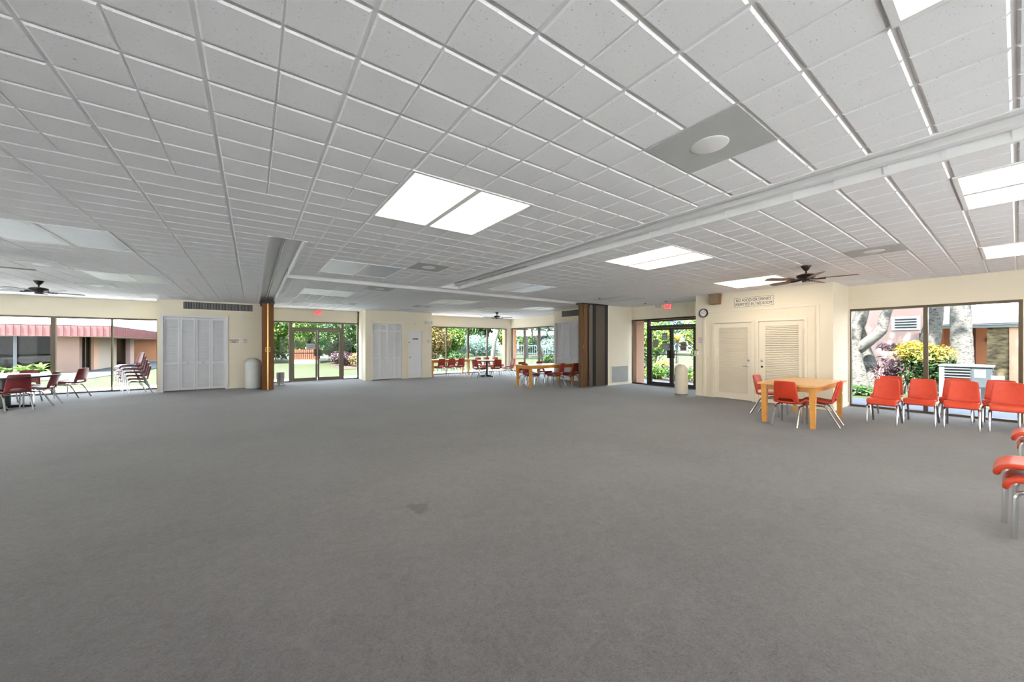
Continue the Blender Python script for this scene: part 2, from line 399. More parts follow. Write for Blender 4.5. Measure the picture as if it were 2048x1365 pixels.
# ------------------------------------------------------------------ ceiling
GX, GY, G = 1.020, 2.752, .3048
def gx(i): return GX+G*i
def gy(j): return GY+G*j
lights = [(0,0,1),(12,0,1),(24,0,1),(0,-12,1),(12,-12,1),(24,-12,1),(0,12,0),(0,24,0),(0,36,0),(12,12,0),(12,24,0),(12,36,0),(24,12,0),(24,24,0),(24,36,0),(-12,12,0),(-12,24,0),(-12,36,0)]
diffs = [(4,-6),(20,-6),(4,10),(4,20),(4,33),(12,31),(-14,22),(-14,31),(21,31)]
troughs = [(.18, .56, 5.5, 15.0), (.56, 10.06, 8.25, 8.65), (3.62, 4.13, Y0, 8.05)]
holes = list(troughs)+[(gx(i), gx(i+4), gy(j), gy(j+4)) for i, j, _ in lights]+[(gx(i), gx(i+2), gy(j), gy(j+2)) for i, j in diffs]
def subtract(rects, h):
    out = []
    for (a, b, c, d) in rects:
        if h[0] >= b-1e-4 or h[1] <= a+1e-4 or h[2] >= d-1e-4 or h[3] <= c+1e-4: out.append((a, b, c, d)); continue
        if a < h[0]: out.append((a, h[0], c, d))
        if b > h[1]: out.append((h[1], b, c, d))
        m0, m1 = max(a, h[0]), min(b, h[1])
        if c < h[2]: out.append((m0, m1, c, h[2]))
        if d > h[3]: out.append((m0, m1, h[3], d))
    return out
cb = MB()
def pad(a, b, c, d, wl, wr, j0w=.008):
    dep = .007
    if b-a < .04 or d-c < .04: return
    z0, z1 = H, H+dep
    e = .010; ea = e if wl > .008 else .006; eb = e if wr > .008 else .006
    lo = [(a+wl+ea, c+j0w+e, z0), (b-wr-eb, c+j0w+e, z0), (b-wr-eb, d-j0w-e, z0), (a+wl+ea, d-j0w-e, z0)]
    hi = [(a+wl, c+j0w, z1), (b-wr, c+j0w, z1), (b-wr, d-j0w, z1), (a+wl, d-j0w, z1)]
    L = [cb.vert(p) for p in lo]; U = [cb.vert(p) for p in hi]
    cb.cur = 0
    cb.face(L[::-1])
    for k in range(4): cb.face((L[k], L[(k+1) % 4], U[(k+1) % 4], U[k]))
imin, imax = int((X0-GX)/G)-2, int((X1-GX)/G)+2
jmin, jmax = int((Y0-GY)/G)-2, int((Y1-GY)/G)+2
for j in range(jmin, jmax):
    i = imin if imin % 2 == 0 else imin-1
    while i < imax:
        step = 2 if (i < -3 and 4 <= j < 24) else 1
        a, b = max(X0, gx(i)), min(X1, gx(i+step)); c, d = max(Y0, gy(j)), min(Y1, gy(j+1))
        if b > a and d > c:
            rects = [(a, b, c, d)]
            for h in holes: rects = subtract(rects, h)
            # main tees every two feet are wide, the score between them is narrow
            wl = .009 if i % 2 == 0 else .004
            wr = .009 if (i+step) % 2 == 0 else .004
            for r in rects: pad(*r, wl, wr)
        i += step
cb.cur = 1
rects = [(X0, X1, Y0, Y1)]
for h in troughs: rects = subtract(rects, h)
for (a, b, c, d) in rects: cb.quad((a, c, H+.007), (a, d, H+.007), (b, d, H+.007), (b, c, H+.007))
zt = H+.118
def tq(*p): cb.quad(*p)
for n, (a, b, c, d) in enumerate(troughs):
    tq((a, c, zt), (a, d, zt), (b, d, zt), (b, c, zt))
    segs = {'w': [(c, d)], 'e': [(c, d)], 's': [(a, b)], 'n': [(a, b)]}
    if n == 0: segs['e'] = [(c, 8.25), (8.65, d)]
    if n == 1: segs['w'] = []
    for (p, q) in segs['w']: tq((a, p, H), (a, q, H), (a, q, zt), (a, p, zt))
    for (p, q) in segs['e']: tq((b, p, H), (b, q, H), (b, q, zt), (b, p, zt))
    for (p, q) in segs['s']: tq((p, c, H), (q, c, H), (q, c, zt), (p, c, zt))
    for (p, q) in segs['n']: tq((p, d, H), (q, d, H), (q, d, zt), (p, d, zt))
me_c = bpy.data.meshes.new('ceiling')
me_c.from_pydata(cb.v, [], cb.f); me_c.materials.append(TILE); me_c.materials.append(GRIDM)
for p, k in zip(me_c.polygons, cb.mi): p.material_index = k
me_c.update()
ceil_o = bpy.data.objects.new('ceiling', me_c); COL.objects.link(ceil_o)
struct(ceil_o, 'white acoustic tile ceiling with grooved square grid', 'ceiling')
# lips and joints of the recesses, and the partition tracks in them
tb = MB()
tb.box(3.6, 3.625, Y0, 8.05, H-.006, H+.01); tb.box(4.125, 4.165, Y0, 8.07, H-.012, H+.02)
k = 0
while gy(k-22) < 8.05:
    y = gy(k-22); tb.box(4.122, 4.13, y-.012, y+.012, H, zt) if y > Y0 else None; k += 1
struct(tb.build('trim_1', GRIDM), 'white lip along the long ceiling recess on the right', 'trim')
tb = MB(); tb.box(.56, 9.1, 8.645, 8.675, H-.01, H+.02); tb.box(.56, 9.1, 8.235, 8.25, H-.004, H+.01)
struct(tb.build('trim_2', GRIDM), 'white lip along the ceiling recess between the two partitions', 'trim')
tb = MB(); tb.box(.555, .59, 5.5, 8.25, H-.01, H+.02); tb.box(.555, .585, 8.66, 13.7, H-.01, H+.02); tb.box(.15, .185, 5.5, 13.7, H-.006, H+.02)
struct(tb.build('trim_3', GRIDM), 'white lip along the short ceiling recess on the left', 'trim')
def track(name, q, slot, label):
    r = empty(name, ((q[0]+q[1])/2, (q[2]+q[3])/2, H+.06)); tag(r, label, 'track')
    inv = Matrix.Translation(-Vector(r.location))
    a = B(*q).build('channel', GRIDM, r); a.data.transform(inv)
    b = B(*slot).build('slot', BLACKPL, r); b.data.transform(inv)
track('partition_track', (.335, .405, 5.55, 13.7, H+.07, zt-.002), (.36, .38, 5.56, 13.7, H+.066, H+.08), 'white partition track with black slot in the left ceiling recess')
track('partition_track', (.6, 9.1, 8.42, 8.48, H+.08, zt-.002), (.6, 9.1, 8.44, 8.46, H+.076, H+.09), 'white partition track crossing the middle of the ceiling')
track('partition_track', (4.02, 4.1, Y0+.02, 8.02, H+.06, zt-.002), (4.05, 4.07, 5.2, 7.0, H+.056, H+.07), 'white partition track in the long right hand ceiling recess')

# ------------------------------------------------------------------ ceiling lights, diffusers
def light_proto(m):
    r = empty('ceiling_light')
    w, l = 2*G, 4*G
    f = MB()
    e = .028
    for q in ((0, w, 0, e), (0, w, l-e, l), (0, e, e, l-e), (w-e, w, e, l-e)): f.box(q[0], q[1], q[2], q[3], -.006, .0069)
    f.build('frame', GRIDM, r)
    d = B(e, w-e, e, l-e, .001, .0067).build('diffuser', m, r)
    return r
where_l = {(0,0):'nearest lit pair in the middle of the ceiling', (12,0):'lit pair right of the long ceiling recess', (24,0):'lit pair beside the right ceiling fan', (0,-12):'lit pair at the top edge of the photo',
 (12,-12):'lit pair at the right edge, nearer the viewer', (24,-12):'lit pair at the right edge, nearer the window', (0,12):'unlit pair just before the middle cross recess', (0,24):'unlit pair just beyond the middle cross recess', (0,36):'unlit pair above the left glass doors',
 (12,12):'unlit pair between recess and right partition', (12,24):'unlit pair in the centre far ceiling', (12,36):'unlit pair above the plain white closet door', (24,12):'unlit pair above the right glass doors approach', (24,24):'unlit pair left of the right partition', (24,36):'unlit pair near the far ceiling fan',
 (-12,12):'nearest unlit pair on the left ceiling', (-12,24):'second unlit pair on the left ceiling', (-12,36):'unlit pair above the left closet doors'}
pr_on, pr_off = light_proto(LAMP), light_proto(GREYPANEL)
for o, on in ((pr_on, 1), (pr_off, 0)):
    tag(o, 'x', 'ceiling light')
first = {1: True, 0: True}
for i, j, on in lights:
    for s in (0, 1):
        lab = ('lit white' if on else 'unlit grey')+' ceiling panel, '+('left' if s == 0 else 'right')+' of the '+where_l[(i, j)]
        src = pr_on if on else pr_off
        loc = (gx(i+2*s), gy(j), H)
        if first[on]: src.location = loc; src['label'] = lab; first[on] = False; src['group'] = 'lit ceiling panels' if on else 'unlit ceiling panels'
        else: dup(src, loc, 0, lab, 'lit ceiling panels' if on else 'unlit ceiling panels')
def diff_proto():
    r = empty('air_diffuser')
    w = 2*G
    b = MB(); b.box(.006, w-.006, .006, w-.006, .0005, .0069)
    b.build('plate', DIFFGREY, r)
    d = MB(); d.lathe([(.0, -.006), (.10, -.006), (.115, -.002), (.118, .002)], w/2, w/2, 32); d.build('round_core', GRIDM, r, True)
    return r
dp = diff_proto(); tag(dp, 'x', 'air diffuser')
dl = ['large grey square air diffuser with white round centre, nearest of all', 'grey square air diffuser near the right window ceiling', 'grey air diffuser before the middle cross recess', 'grey air diffuser just beyond the middle cross recess', 'small grey air diffuser above the centre closet',
      'grey air diffuser left of the far ceiling fan', 'grey air diffuser above the left ceiling fan', 'grey air diffuser right of the left ceiling fan', 'faint grey air diffuser near the far window corner']
for k, (i, j) in enumerate(diffs):
    if k == 0: dp.location = (gx(i), gy(j), H); dp['label'] = dl[0]; dp['group'] = 'ceiling air diffusers'
    else: dup(dp, (gx(i), gy(j), H), 0, dl[k], 'ceiling air diffusers')
for (x, y, lab) in ((10.6, 7.2, 'small dark ceiling fitting left of the pair before the right exit sign'), (10.67, 6.5, 'small dark ceiling fitting right of the pair before the right exit sign'), (8.35, 7.2, 'small dark ceiling fitting beside an unlit panel')):
    r = empty('sprinkler_head', (x, y, H)); tag(r, lab, 'sprinkler')
    MB().lathe([(.05, -.004), (.05, .002)], 0, 0, 12).build('escutcheon', VENTDARK, r)
    MB().lathe([(.012, -.03), (.012, 0)], 0, 0, 8).build('nozzle', VENTDARK, r)

# ------------------------------------------------------------------ ceiling fans
def fan(loc, rot, label, bladem, drop=.0):
    r = empty('ceiling_fan', (loc[0], loc[1], H)); tag(r, label, 'ceiling fan', 'five blade ceiling fans')
    MB().lathe([(.075, 0), (.07, -.02), (.035, -.075), (.02, -.09)][::-1], 0, 0, 20).build('canopy', FANDARK, r, True)
    MB().lathe([(.014, -.15), (.014, -.08)], 0, 0, 10).build('downrod', FANDARK, r, True)
    MB().lathe([(.02, -.135), (.09, -.145), (.135, -.165), (.14, -.19), (.12, -.215), (.06, -.235)][::-1], 0, 0, 28).build('motor_housing', FANDARK, r, True)
    MB().lathe([(.055, -.285), (.06, -.26), (.05, -.23)], 0, 0, 20).build('switch_housing', FANDARK, r, True)
    for k in range(5):
        a = rot+k*2*PI/5
        M = Matrix.Translation((0, 0, -.232)) @ Matrix.Rotation(a, 4, 'Z') @ Matrix.Rotation(math.radians(12), 4, 'X')
        prof = [(.2, .045), (.24, .06), (.4, .066), (.58, .07), (.64, .06), (.665, .03)]
        b = MB()
        up = [b.vert(M @ Vector((x, w, .004))) for x, w in prof]+[b.vert(M @ Vector((x, -w, .004))) for x, w in prof[::-1]]
        dn = [b.vert(M @ Vector((x, w, -.004))) for x, w in prof]+[b.vert(M @ Vector((x, -w, -.004))) for x, w in prof[::-1]]
        b.face(up); b.face(dn[::-1]); n = len(up)
        for q in range(n): b.face((up[q], dn[q], dn[(q+1) % n], up[(q+1) % n]))
        bo = b.build('blade', bladem, r)
        c = MB(); c.tube([M @ Vector((.06, 0, .0)), M @ Vector((.14, 0, -.012)), M @ Vector((.26, 0, -.006))], [.014, .012, .02], 6)
        c.build('blade_arm', FANDARK, bo)
    return r
fan((7.82, 2.14), -1.33, 'dark bronze ceiling fan with walnut blades above the honey table', BLADE)
fan((8.47, 12.93), .55, 'dark ceiling fan far off before the corner windows', BLADEGREY)
fan((-3.74, 12.25), .5, 'dark ceiling fan with grey blades above the left round table', BLADEGREY)
fan((-3.35, 8.62), .18, 'ceiling fan at the left edge showing one grey blade', BLADEGREY)

# ------------------------------------------------------------------ windows and glass doors
def along(axis, pos, a, b, z0, z1, d0, d1):
    """box lying in a wall plane: axis 'x' = the wall runs along x at y=pos"""
    return (a, b, pos+d0, pos+d1, z0, z1) if axis == 'x' else (pos+d0, pos+d1, a, b, z0, z1)
def window(name, axis, pos, a, b, z0, z1, mull, label, fw=.05, m=BRONZE, top=.05):
    r = empty(name, ((a+b)/2, pos, 0) if axis == 'x' else (pos, (a+b)/2, 0)); struct(r, label, 'window')
    inv = Matrix.Translation(-Vector(r.location))
    def put(mb, nm, mm):
        o = mb.build(nm, mm, r); o.data.transform(inv); return o
    f = MB()
    f.box(*along(axis, pos, a, b, z1-top, z1, .0, .1)); f.box(*along(axis, pos, a, b, z0, z0+.045, .0, .1))
    f.box(*along(axis, pos, a, a+fw, z0+.045, z1-top, .0, .1)); f.box(*along(axis, pos, b-fw, b, z0+.045, z1-top, .0, .1))
    put(f, 'frame', m)
    edges = [a+fw]
    for c, w in mull:
        put(B(*along(axis, pos, c-w/2, c+w/2, z0+.045, z1-top, -.004, .09)), 'mullion', m); edges += [c-w/2, c+w/2]
    edges.append(b-fw)
    for k in range(0, len(edges), 2):
        put(B(*along(axis, pos, edges[k], edges[k+1], z0+.045, z1-top, .045, .051)), 'pane', GLASS)
    return r
window('window_1', 'x', Y1, -8.3, -2.47, 0, LZ, [(-7.0, .09), (-5.85, .035), (-4.67, .09), (-3.51, .035)], 'wide bronze framed window on the left facing the pink building')
window('window_2', 'x', Y1, .6, 1.17, 0, 2.33, [], 'narrow sidelight left of the far glass doors')
window('window_3', 'x', Y1, 3.0, 3.622, 0, 2.33, [], 'narrow sidelight right of the far glass doors')
window('window_4', 'x', Y1, 1.17, 3.0, 2.06, 2.33, [], 'transom above the far glass doors')
window('window_5', 'x', Y1, 6.4, 11.2, 0, LZ+.04, [(7.66, .045), (8.85, .09), (9.99, .06)], 'bronze framed window behind the long table')
window('window_6', 'y', X1, 11.1, 16.05, 0, 2.32, [(12.55, .045), (13.75, .09), (14.92, .045)], 'bronze framed window right of the far corner')
window('window_7', 'y', X1, 7.66, 8.4, 0, 2.35, [], 'narrow sidelight left of the right glass doors', m=DBRONZE)
window('window_8', 'y', X1, 5.34, 7.66, 2.06, 2.35, [], 'transom above the right glass doors', m=DBRONZE)
window('window_9', 'y', X1, -.06, 2.33, 0, 2.275, [(1.12, .065)], 'large bronze framed window behind the orange chairs')
window('added_window_11', 'y', X0-.1, 4.2, 10.95, 0, LZ, [(6.4, .09), (8.7, .06)], 'added bronze framed daylight window beyond the left edge, farther part')  # this window and the next two are added unseen, to bring in daylight
window('added_window_12', 'x', Y0-.1, -3.4, 1.2, 0, LZ, [(-1.1, .06)], 'added bronze framed daylight window behind the viewer, left part')
window('added_window_13', 'x', Y0-.1, 1.8, 8.7, 0, LZ, [(4.1, .06), (6.4, .09)], 'added bronze framed daylight window behind the viewer, right part')
tb = MB(); tb.box(X1-.012, X1, -.2, 2.33, 2.39, 2.41); tb.box(X1-.02, X1, 2.3, 2.33, 0, 2.41)
struct(tb.build('trim_4', CREAM_TRIM), 'thin cream moulding around the large right window', 'trim')

def glass_doors(name, axis, pos, a, b, z1, label, m, dark_leaf=False, order=1):
    r = empty(name, ((a+b)/2, pos, 0) if axis == 'x' else (pos, (a+b)/2, 0)); struct(r, label, 'door')
    inv = Matrix.Translation(-Vector(r.location))
    def put(mb, nm, mm, par=None, **k):
        o = mb.build(nm, mm, par or r, **k); o.data.transform(inv); return o
    f = MB()
    f.box(*along(axis, pos, a, a+.06, 0, z1, 0, .1)); f.box(*along(axis, pos, b-.06, b, 0, z1, 0, .1)); f.box(*along(axis, pos, a+.06, b-.06, z1-.05, z1, 0, .1))
    put(f, 'frame', m)
    put(B(*along(axis, pos, a, b, 0, .012, -.06, .1)), 'threshold', BRUSHED)
    mid = (a+b)/2
    for (p, q, inner) in ((a+.065, mid-.006, 1), (mid+.006, b-.065, -1)):
        lf = MB()
        st = .06
        lf.box(*along(axis, pos, p, p+st, .014, z1-.055, .02, .07)); lf.box(*along(axis, pos, q-st, q, .014, z1-.055, .02, .07))
        lf.box(*along(axis, pos, p+st, q-st, .014, .14, .02, .07)); lf.box(*along(axis, pos, p+st, q-st, z1-.125, z1-.055, .02, .07))
        leaf = put(lf, 'leaf', m)
        put(B(*along(axis, pos, p+st, q-st, .14, z1-.125, .042, .048)), 'pane', GLASS, leaf)
        put(B(*along(axis, pos, p+.03, q-.03, 1.085, 1.115, -.03, -.005)), 'push_bar', DBRONZE, leaf)
        hx = q-.07 if inner == 1 else p+.07
        put(B(*along(axis, pos, hx-.045, hx+.045, .98, 1.25, -.045, .02)), 'pull_handle', DBRONZE, leaf)
        put(B(*along(axis, pos, p+.12, p+.42, z1-.085, z1-.06, -.03, .02)), 'closer', m, leaf)
    return r
glass_doors('door_1', 'x', Y1, 1.17, 3.0, 2.06, 'bronze framed double glass doors below the left exit sign', BRONZE)
glass_doors('door_2', 'y', X1, 5.92, 7.66, 2.06, 'dark framed double glass doors below the right exit sign', DBRONZE)
window('window_10', 'y', X1, 5.34, 5.92, 0, 2.06, [], 'narrow sidelight hidden behind the louvred door wall', m=DBRONZE)

def sheet(name, axis, pos, a, b, z0, z1, m, label, cat, lines=None, linem=GREYINK, d=-.012):
    r = empty(name, ((a+b)/2, pos, (z0+z1)/2) if axis == 'x' else (pos, (a+b)/2, (z0+z1)/2)); tag(r, label, cat)
    inv = Matrix.Translation(-Vector(r.location))
    o = B(*along(axis, pos, a, b, z0, z1, d, d+.004)).build('sheet', m, r); o.data.transform(inv)
    if lines:
        L = MB()
        for (p, q, s, t) in lines:
            L.box(*along(axis, pos, a+(b-a)*p, a+(b-a)*q, z0+(z1-z0)*s, z0+(z1-z0)*t, d-.003, d))
        l = L.build('print', linem, r); l.data.transform(inv)
    return r
rows = lambda n, p=.12, q=.88: [(p, q, .1+.8*k/n, .1+.8*k/n+.25/n) for k in range(n)]
GP = .03   # papers sit on the room side of the glass
sheet('paper_notice', 'x', Y1, 1.7, 1.99, 1.245, 1.47, PAPER, 'white notice taped to the left leaf of the far glass doors', 'notice', rows(4), GREYINK, GP)
sheet('door_sticker', 'x', Y1, 2.15, 2.35, 1.42, 1.53, GREENST, 'green sticker on the right leaf of the far glass doors', 'sticker', None, GREYINK, GP)
sheet('paper_notice', 'y', X1, 7.29, 7.49, 1.35, 1.61, PAPERBACK, 'grey backed notice, leftmost on the right glass doors', 'notice', None, GREYINK, GP)
sheet('paper_notice', 'y', X1, 6.94, 7.14, 1.58, 1.83, PAPERBACK, 'grey notice above the green sticker on the right glass doors', 'notice', rows(5), PAPER, GP)
sheet('door_sticker', 'y', X1, 6.94, 7.13, 1.485, 1.555, GREENST, 'dark green sticker between two notices on the right glass doors', 'sticker', None, GREYINK, GP)
sheet('paper_notice', 'y', X1, 6.87, 7.14, 1.27, 1.47, PAPERBACK, 'grey notice below the green sticker on the right glass doors', 'notice', rows(5), PAPER, GP)
sheet('paper_notice', 'y', X1, 6.27, 6.48, 1.24, 1.52, PAPERBACK, 'grey backed notice on the right leaf of the right glass doors', 'notice', [(.2, .8, .15, .35), (.2, .8, .6, .8)], GREYINK, GP)

# ------------------------------------------------------------------ interior doors
def louvre_panel(axis, pos, a, b, z0, z1, zones, parent, inv, m, pitch=.048, st=.045, sgn=1, knob=None, vertical=False):
    p = MB()
    d0, d1 = (-.03, .0) if sgn > 0 else (0, .03)
    p.box(*along(axis, pos, a, a+st, z0, z1, -.005, .03)); p.box(*along(axis, pos, b-st, b, z0, z1, -.005, .03))
    zs = [z0]
    for (s, t) in zones: zs += [s, t]
    zs.append(z1)
    for k in range(0, len(zs), 2): p.box(*along(axis, pos, a+st, b-st, zs[k], zs[k+1], -.005, .03))
    o = p.build('panel', m, parent); o.data.transform(inv)
    s = MB()
    for (z, t) in zones:
        n = max(1, int((t-z)/pitch))
        for k in range(n):
            zz = z+(k+.5)*(t-z)/n
            hh = (t-z)/n*.45
            if axis == 'x':
                q = [(a+st, pos+.0, zz-hh), (b-st, pos+.0, zz-hh), (b-st, pos+.026, zz+hh), (a+st, pos+.026, zz+hh)]
            else:
                q = [(pos+.0, a+st, zz-hh), (pos+.0, b-st, zz-hh), (pos+.026, b-st, zz+hh), (pos+.026, a+st, zz+hh)]
            lo = [s.vert(v) for v in q]; up = [s.vert((v[0], v[1], v[2]+.006)) for v in q]
            s.face(lo[::-1]); s.face(up)
            for e in range(4): s.face((lo[e], lo[(e+1) % 4], up[(e+1) % 4], up[e]))
    l = s.build('louvre', m, o); l.data.transform(inv)
    if knob:
        kb = MB(); c = Vector((knob[0], pos-.02, knob[1])) if axis == 'x' else Vector((pos-.02, knob[0], knob[1]))
        dr = Vector((0, -1, 0)) if axis == 'x' else Vector((-1, 0, 0))
        kb.tube([c-dr*.02, c, c+dr*.012, c+dr*.02], [.008, .01, .018, .01], 10)
        kk = kb.build('knob', BRUSHED, o, True); kk.data.transform(inv)
    return o
def bifold(name, axis, pos, a, b, z0, z1, n, rails, label, m, cas_m, cw=.06):
    r = empty(name, ((a+b)/2, pos, 0) if axis == 'x' else (pos, (a+b)/2, 0)); struct(r, label, 'door')
    inv = Matrix.Translation(-Vector(r.location))
    c = MB()
    c.box(*along(axis, pos, a-cw, a, 0, z1+cw, -.03, .0)); c.box(*along(axis, pos, b, b+cw, 0, z1+cw, -.03, .0)); c.box(*along(axis, pos, a, b, z1, z1+cw, -.03, .0))
    o = c.build('casing', cas_m, r); o.data.transform(inv)
    w = (b-a)/n
    zs = [z0+.07]+[x for rr in rails for x in (rr-.035, rr+.035)]+[z1-.07]
    zones = [(zs[k], zs[k+1]) for k in range(0, len(zs), 2)]
    for k in range(n):
        kn = None
        if n == 4 and k in (1, 2): kn = (a+w*(k+.5), rails[0])
        louvre_panel(axis, pos+.02, a+w*k+.003, a+w*(k+1)-.003, z0, z1-.008, zones, r, inv, m, knob=kn)
    return r
bifold('door_3', 'x', 15.0, -2.19, -.72, .03, 2.285, 4, [.87], 'white four panel louvred bifold closet doors on the left', LOUVRE, WHITE)
bifold('door_4', 'x', 15.0, 3.87, 5.07, .03, 2.29, 4, [.888, 1.99], 'white louvred bifold closet doors in the far middle', WHITE, CREAM_TRIM, .08)
bifold('door_5', 'y', 10.06, 9.46, 10.97, .04, 2.30, 4, [.88], 'white bifold closet doors behind the right partition', LOUVRE, WHITE, .05)
# plain white door in the centre block
r = empty('door_6', (5.655, 15.0, 0)); struct(r, 'plain white door with small dark plaque in the far middle', 'door'); inv = Matrix.Translation(-Vector(r.location))
c = MB(); c.box(5.31, 5.36, 14.98, 15.0, 0, 2.075); c.box(5.95, 6.0, 14.98, 15.0, 0, 2.075); c.box(5.36, 5.95, 14.98, 15.0, 2.03, 2.075)
c.build('casing', CREAM_TRIM, r).data.transform(inv)
lf = B(5.362, 5.948, 15.005, 15.04, .015, 2.028).build('leaf', WHITE, r); lf.data.transform(inv)
kb = MB(); kb.tube([(5.42, 15.005, .9), (5.42, 14.97, .9), (5.42, 14.955, .9), (5.42, 14.94, .9)], [.022, .012, .028, .02], 12); kb.build('knob', BRUSHED, lf, True).data.transform(inv)
kb = MB(); kb.tube([(5.385, 15.005, 1.535), (5.385, 14.985, 1.535)], [.022, .02], 12); kb.build('deadbolt', BLACKPL, lf, True).data.transform(inv)
sheet('door_plaque', 'x', 15.005, 5.54, 5.78, 1.645, 1.705, PLAQUE, 'small dark plaque on the plain white door', 'plaque', [(.12, .88, .35, .65)], GREYPANEL, -.008)
# two louvred doors in the warm wall on the right
def louvre_door(name, a, b, hinge_low, label, lz0, lz1, la, lb):
    pos = 10.25
    r = empty(name, (pos, (a+b)/2, 0)); struct(r, label, 'door'); inv = Matrix.Translation(-Vector(r.location))
    c = MB(); cw = .055
    c.box(pos-.022, pos, a-cw, a, 0, 2.015+cw); c.box(pos-.022, pos, b, b+cw, 0, 2.015+cw); c.box(pos-.022, pos, a, b, 2.015, 2.015+cw)
    c.build('casing', CREAM_TRIM, r).data.transform(inv)
    p = MB(); x0, x1 = pos+.004, pos+.044
    p.box(x0, x1, a+.003, la, .015, 2.01); p.box(x0, x1, lb, b-.003, .015, 2.01); p.box(x0, x1, la, lb, .015, lz0); p.box(x0, x1, la, lb, lz1, 2.01)
    lf = p.build('leaf', CREAM_TRIM, r); lf.data.transform(inv)
    s = MB(); n = 40
    for k in range(n):
        zz = lz0+(k+.5)*(lz1-lz0)/n; hh = (lz1-lz0)/n*.38
        q = [(x0+.002, la, zz-hh), (x0+.002, lb, zz-hh), (x0+.03, lb, zz+hh), (x0+.03, la, zz+hh)]
        lo = [s.vert(v) for v in q]; up = [s.vert((v[0], v[1], v[2]+.008)) for v in q]
        s.face(lo[::-1]); s.face(up)
        for e in range(4): s.face((lo[e], lo[(e+1) % 4], up[(e+1) % 4], up[e]))
    s.build('louvre', CREAM_TRIM, lf).data.transform(inv)
    hy = a-.006 if hinge_low else b+.006
    for z in (.3, 1.75):
        MB().tube([(pos-.028, hy, z-.06), (pos-.028, hy, z+.06)], .012, 8).build('hinge', CREAM_TRIM, lf, True).data.transform(inv)
    return r, lf, inv
r, lf, inv = louvre_door('door_7', 3.905, 4.825, False, 'cream louvred door with chrome lever handle, left of the pair', .18, 1.89, 4.005, 4.712)
h = MB(); h.tube([(10.254, 3.98, .89), (10.235, 3.98, .89)], [.03, .03], 14); h.tube([(10.24, 3.98, .89), (10.195, 3.98, .89), (10.19, 4.0, .89), (10.19, 4.1, .888)], [.01, .01, .011, .008], 8)
h.build('lever_handle', CHROME, lf, True).data.transform(inv)
MB().tube([(10.254, 3.98, 1.045), (10.232, 3.98, 1.045), (10.226, 3.98, 1.045)], [.028, .026, .015], 14).build('deadbolt', CHROME, lf, True).data.transform(inv)
r, lf, inv = louvre_door('door_8', 2.835, 3.755, True, 'cream louvred door without handle behind the honey table', .18, 1.895, 2.945, 3.62)
MB().tube([(10.254, 3.685, 1.045), (10.232, 3.685, 1.045), (10.226, 3.685, 1.045)], [.028, .026, .015], 14).build('deadbolt', CHROME, lf, True).data.transform(inv)
MB().tube([(10.256, 3.685, .893), (10.251, 3.685, .893)], [.027, .027], 14).build('handle_hole', BLACKPL, lf, True).data.transform(inv)
tb = MB(); tb.box(10.232, 10.25, 5.06, 5.115, 0, 2.31); tb.box(10.232, 10.25, 2.565, 2.62, 0, 2.31); tb.box(10.232, 10.25, 2.565, 5.115, 2.31, 2.36)
struct(tb.build('trim_5', CREAM_TRIM, bevel=.004), 'cream moulding framing the two louvred doors', 'trim')

# ------------------------------------------------------------------ wall fittings
def grille(name, axis, pos, a, b, z0, z1, label, vertical, fm, sm, n, back=VENTDARK):
    r = empty(name, ((a+b)/2, pos, (z0+z1)/2) if axis == 'x' else (pos, (a+b)/2, (z0+z1)/2)); tag(r, label, 'air vent'); inv = Matrix.Translation(-Vector(r.location))
    f = MB(); e = .03
    f.box(*along(axis, pos, a-e, b+e, z0-e, z0, -.015, 0)); f.box(*along(axis, pos, a-e, b+e, z1, min(z1+e, H-.002), -.015, 0))
    f.box(*along(axis, pos, a-e, a, z0, z1, -.015, 0)); f.box(*along(axis, pos, b, b+e, z0, z1, -.015, 0))
    f.build('frame', fm, r).data.transform(inv)
    B(*along(axis, pos, a, b, z0, z1, -.003, 0)).build('backing', back, r).data.transform(inv)
    s = MB()
    for k in range(n):
        if vertical:
            c = a+(k+.5)*(b-a)/n; w = (b-a)/n*.18
            s.box(*along(axis, pos, c-w, c+w, z0, z1, -.014, -.003))
        else:
            c = z0+(k+.5)*(z1-z0)/n; w = (z1-z0)/n*.3
            s.box(*along(axis, pos, a, b, c-w, c+w, -.014, -.003))
    s.build('slats', sm, r).data.transform(inv)
    return r
grille('air_vent', 'x', 15.0, -1.74, 0.0, 2.55, 2.77, 'long dark slotted air vent above the left bifold doors', True, CREAM_TRIM, VENTGREY, 46)
grille('air_vent', 'y', 10.06, 9.54, 10.6, 2.54, 2.77, 'dark slotted air vent above the right bifold doors', True, CREAM_TRIM, VENTGREY, 30)
grille('return_air_grille', 'x', 8.35, 10.3, 11.22, .09, .66, 'grey square return air grille low on the wall', False, CREAM_TRIM, DIFFGREY, 22, VENTGREY)

def text_mesh(txt, size, m, parent, M, name='lettering', depth=.003):
    cu = bpy.data.curves.new('t', 'FONT'); cu.body = txt; cu.size = size; cu.align_x = 'CENTER'; cu.align_y = 'CENTER'; cu.extrude = depth; cu.offset = 0
    cu.space_line = 1.05
    o = bpy.data.objects.new('t', cu); COL.objects.link(o)
    dg = bpy.context.evaluated_depsgraph_get(); me = bpy.data.meshes.new_from_object(o.evaluated_get(dg))
    bpy.data.objects.remove(o); bpy.data.curves.remove(cu)
    me.name = name; me.materials.clear(); me.materials.append(m); me.transform(M)
    q = bpy.data.objects.new(name, me); COL.objects.link(q); q.parent = parent
    return q
FX = Matrix(((0, 0, -1, 0), (-1, 0, 0, 0), (0, 1, 0, 0), (0, 0, 0, 1)))     # text facing -x (reads toward -y)
FY = Matrix(((1, 0, 0, 0), (0, 0, -1, 0), (0, 1, 0, 0), (0, 0, 0, 1)))      # text facing -y
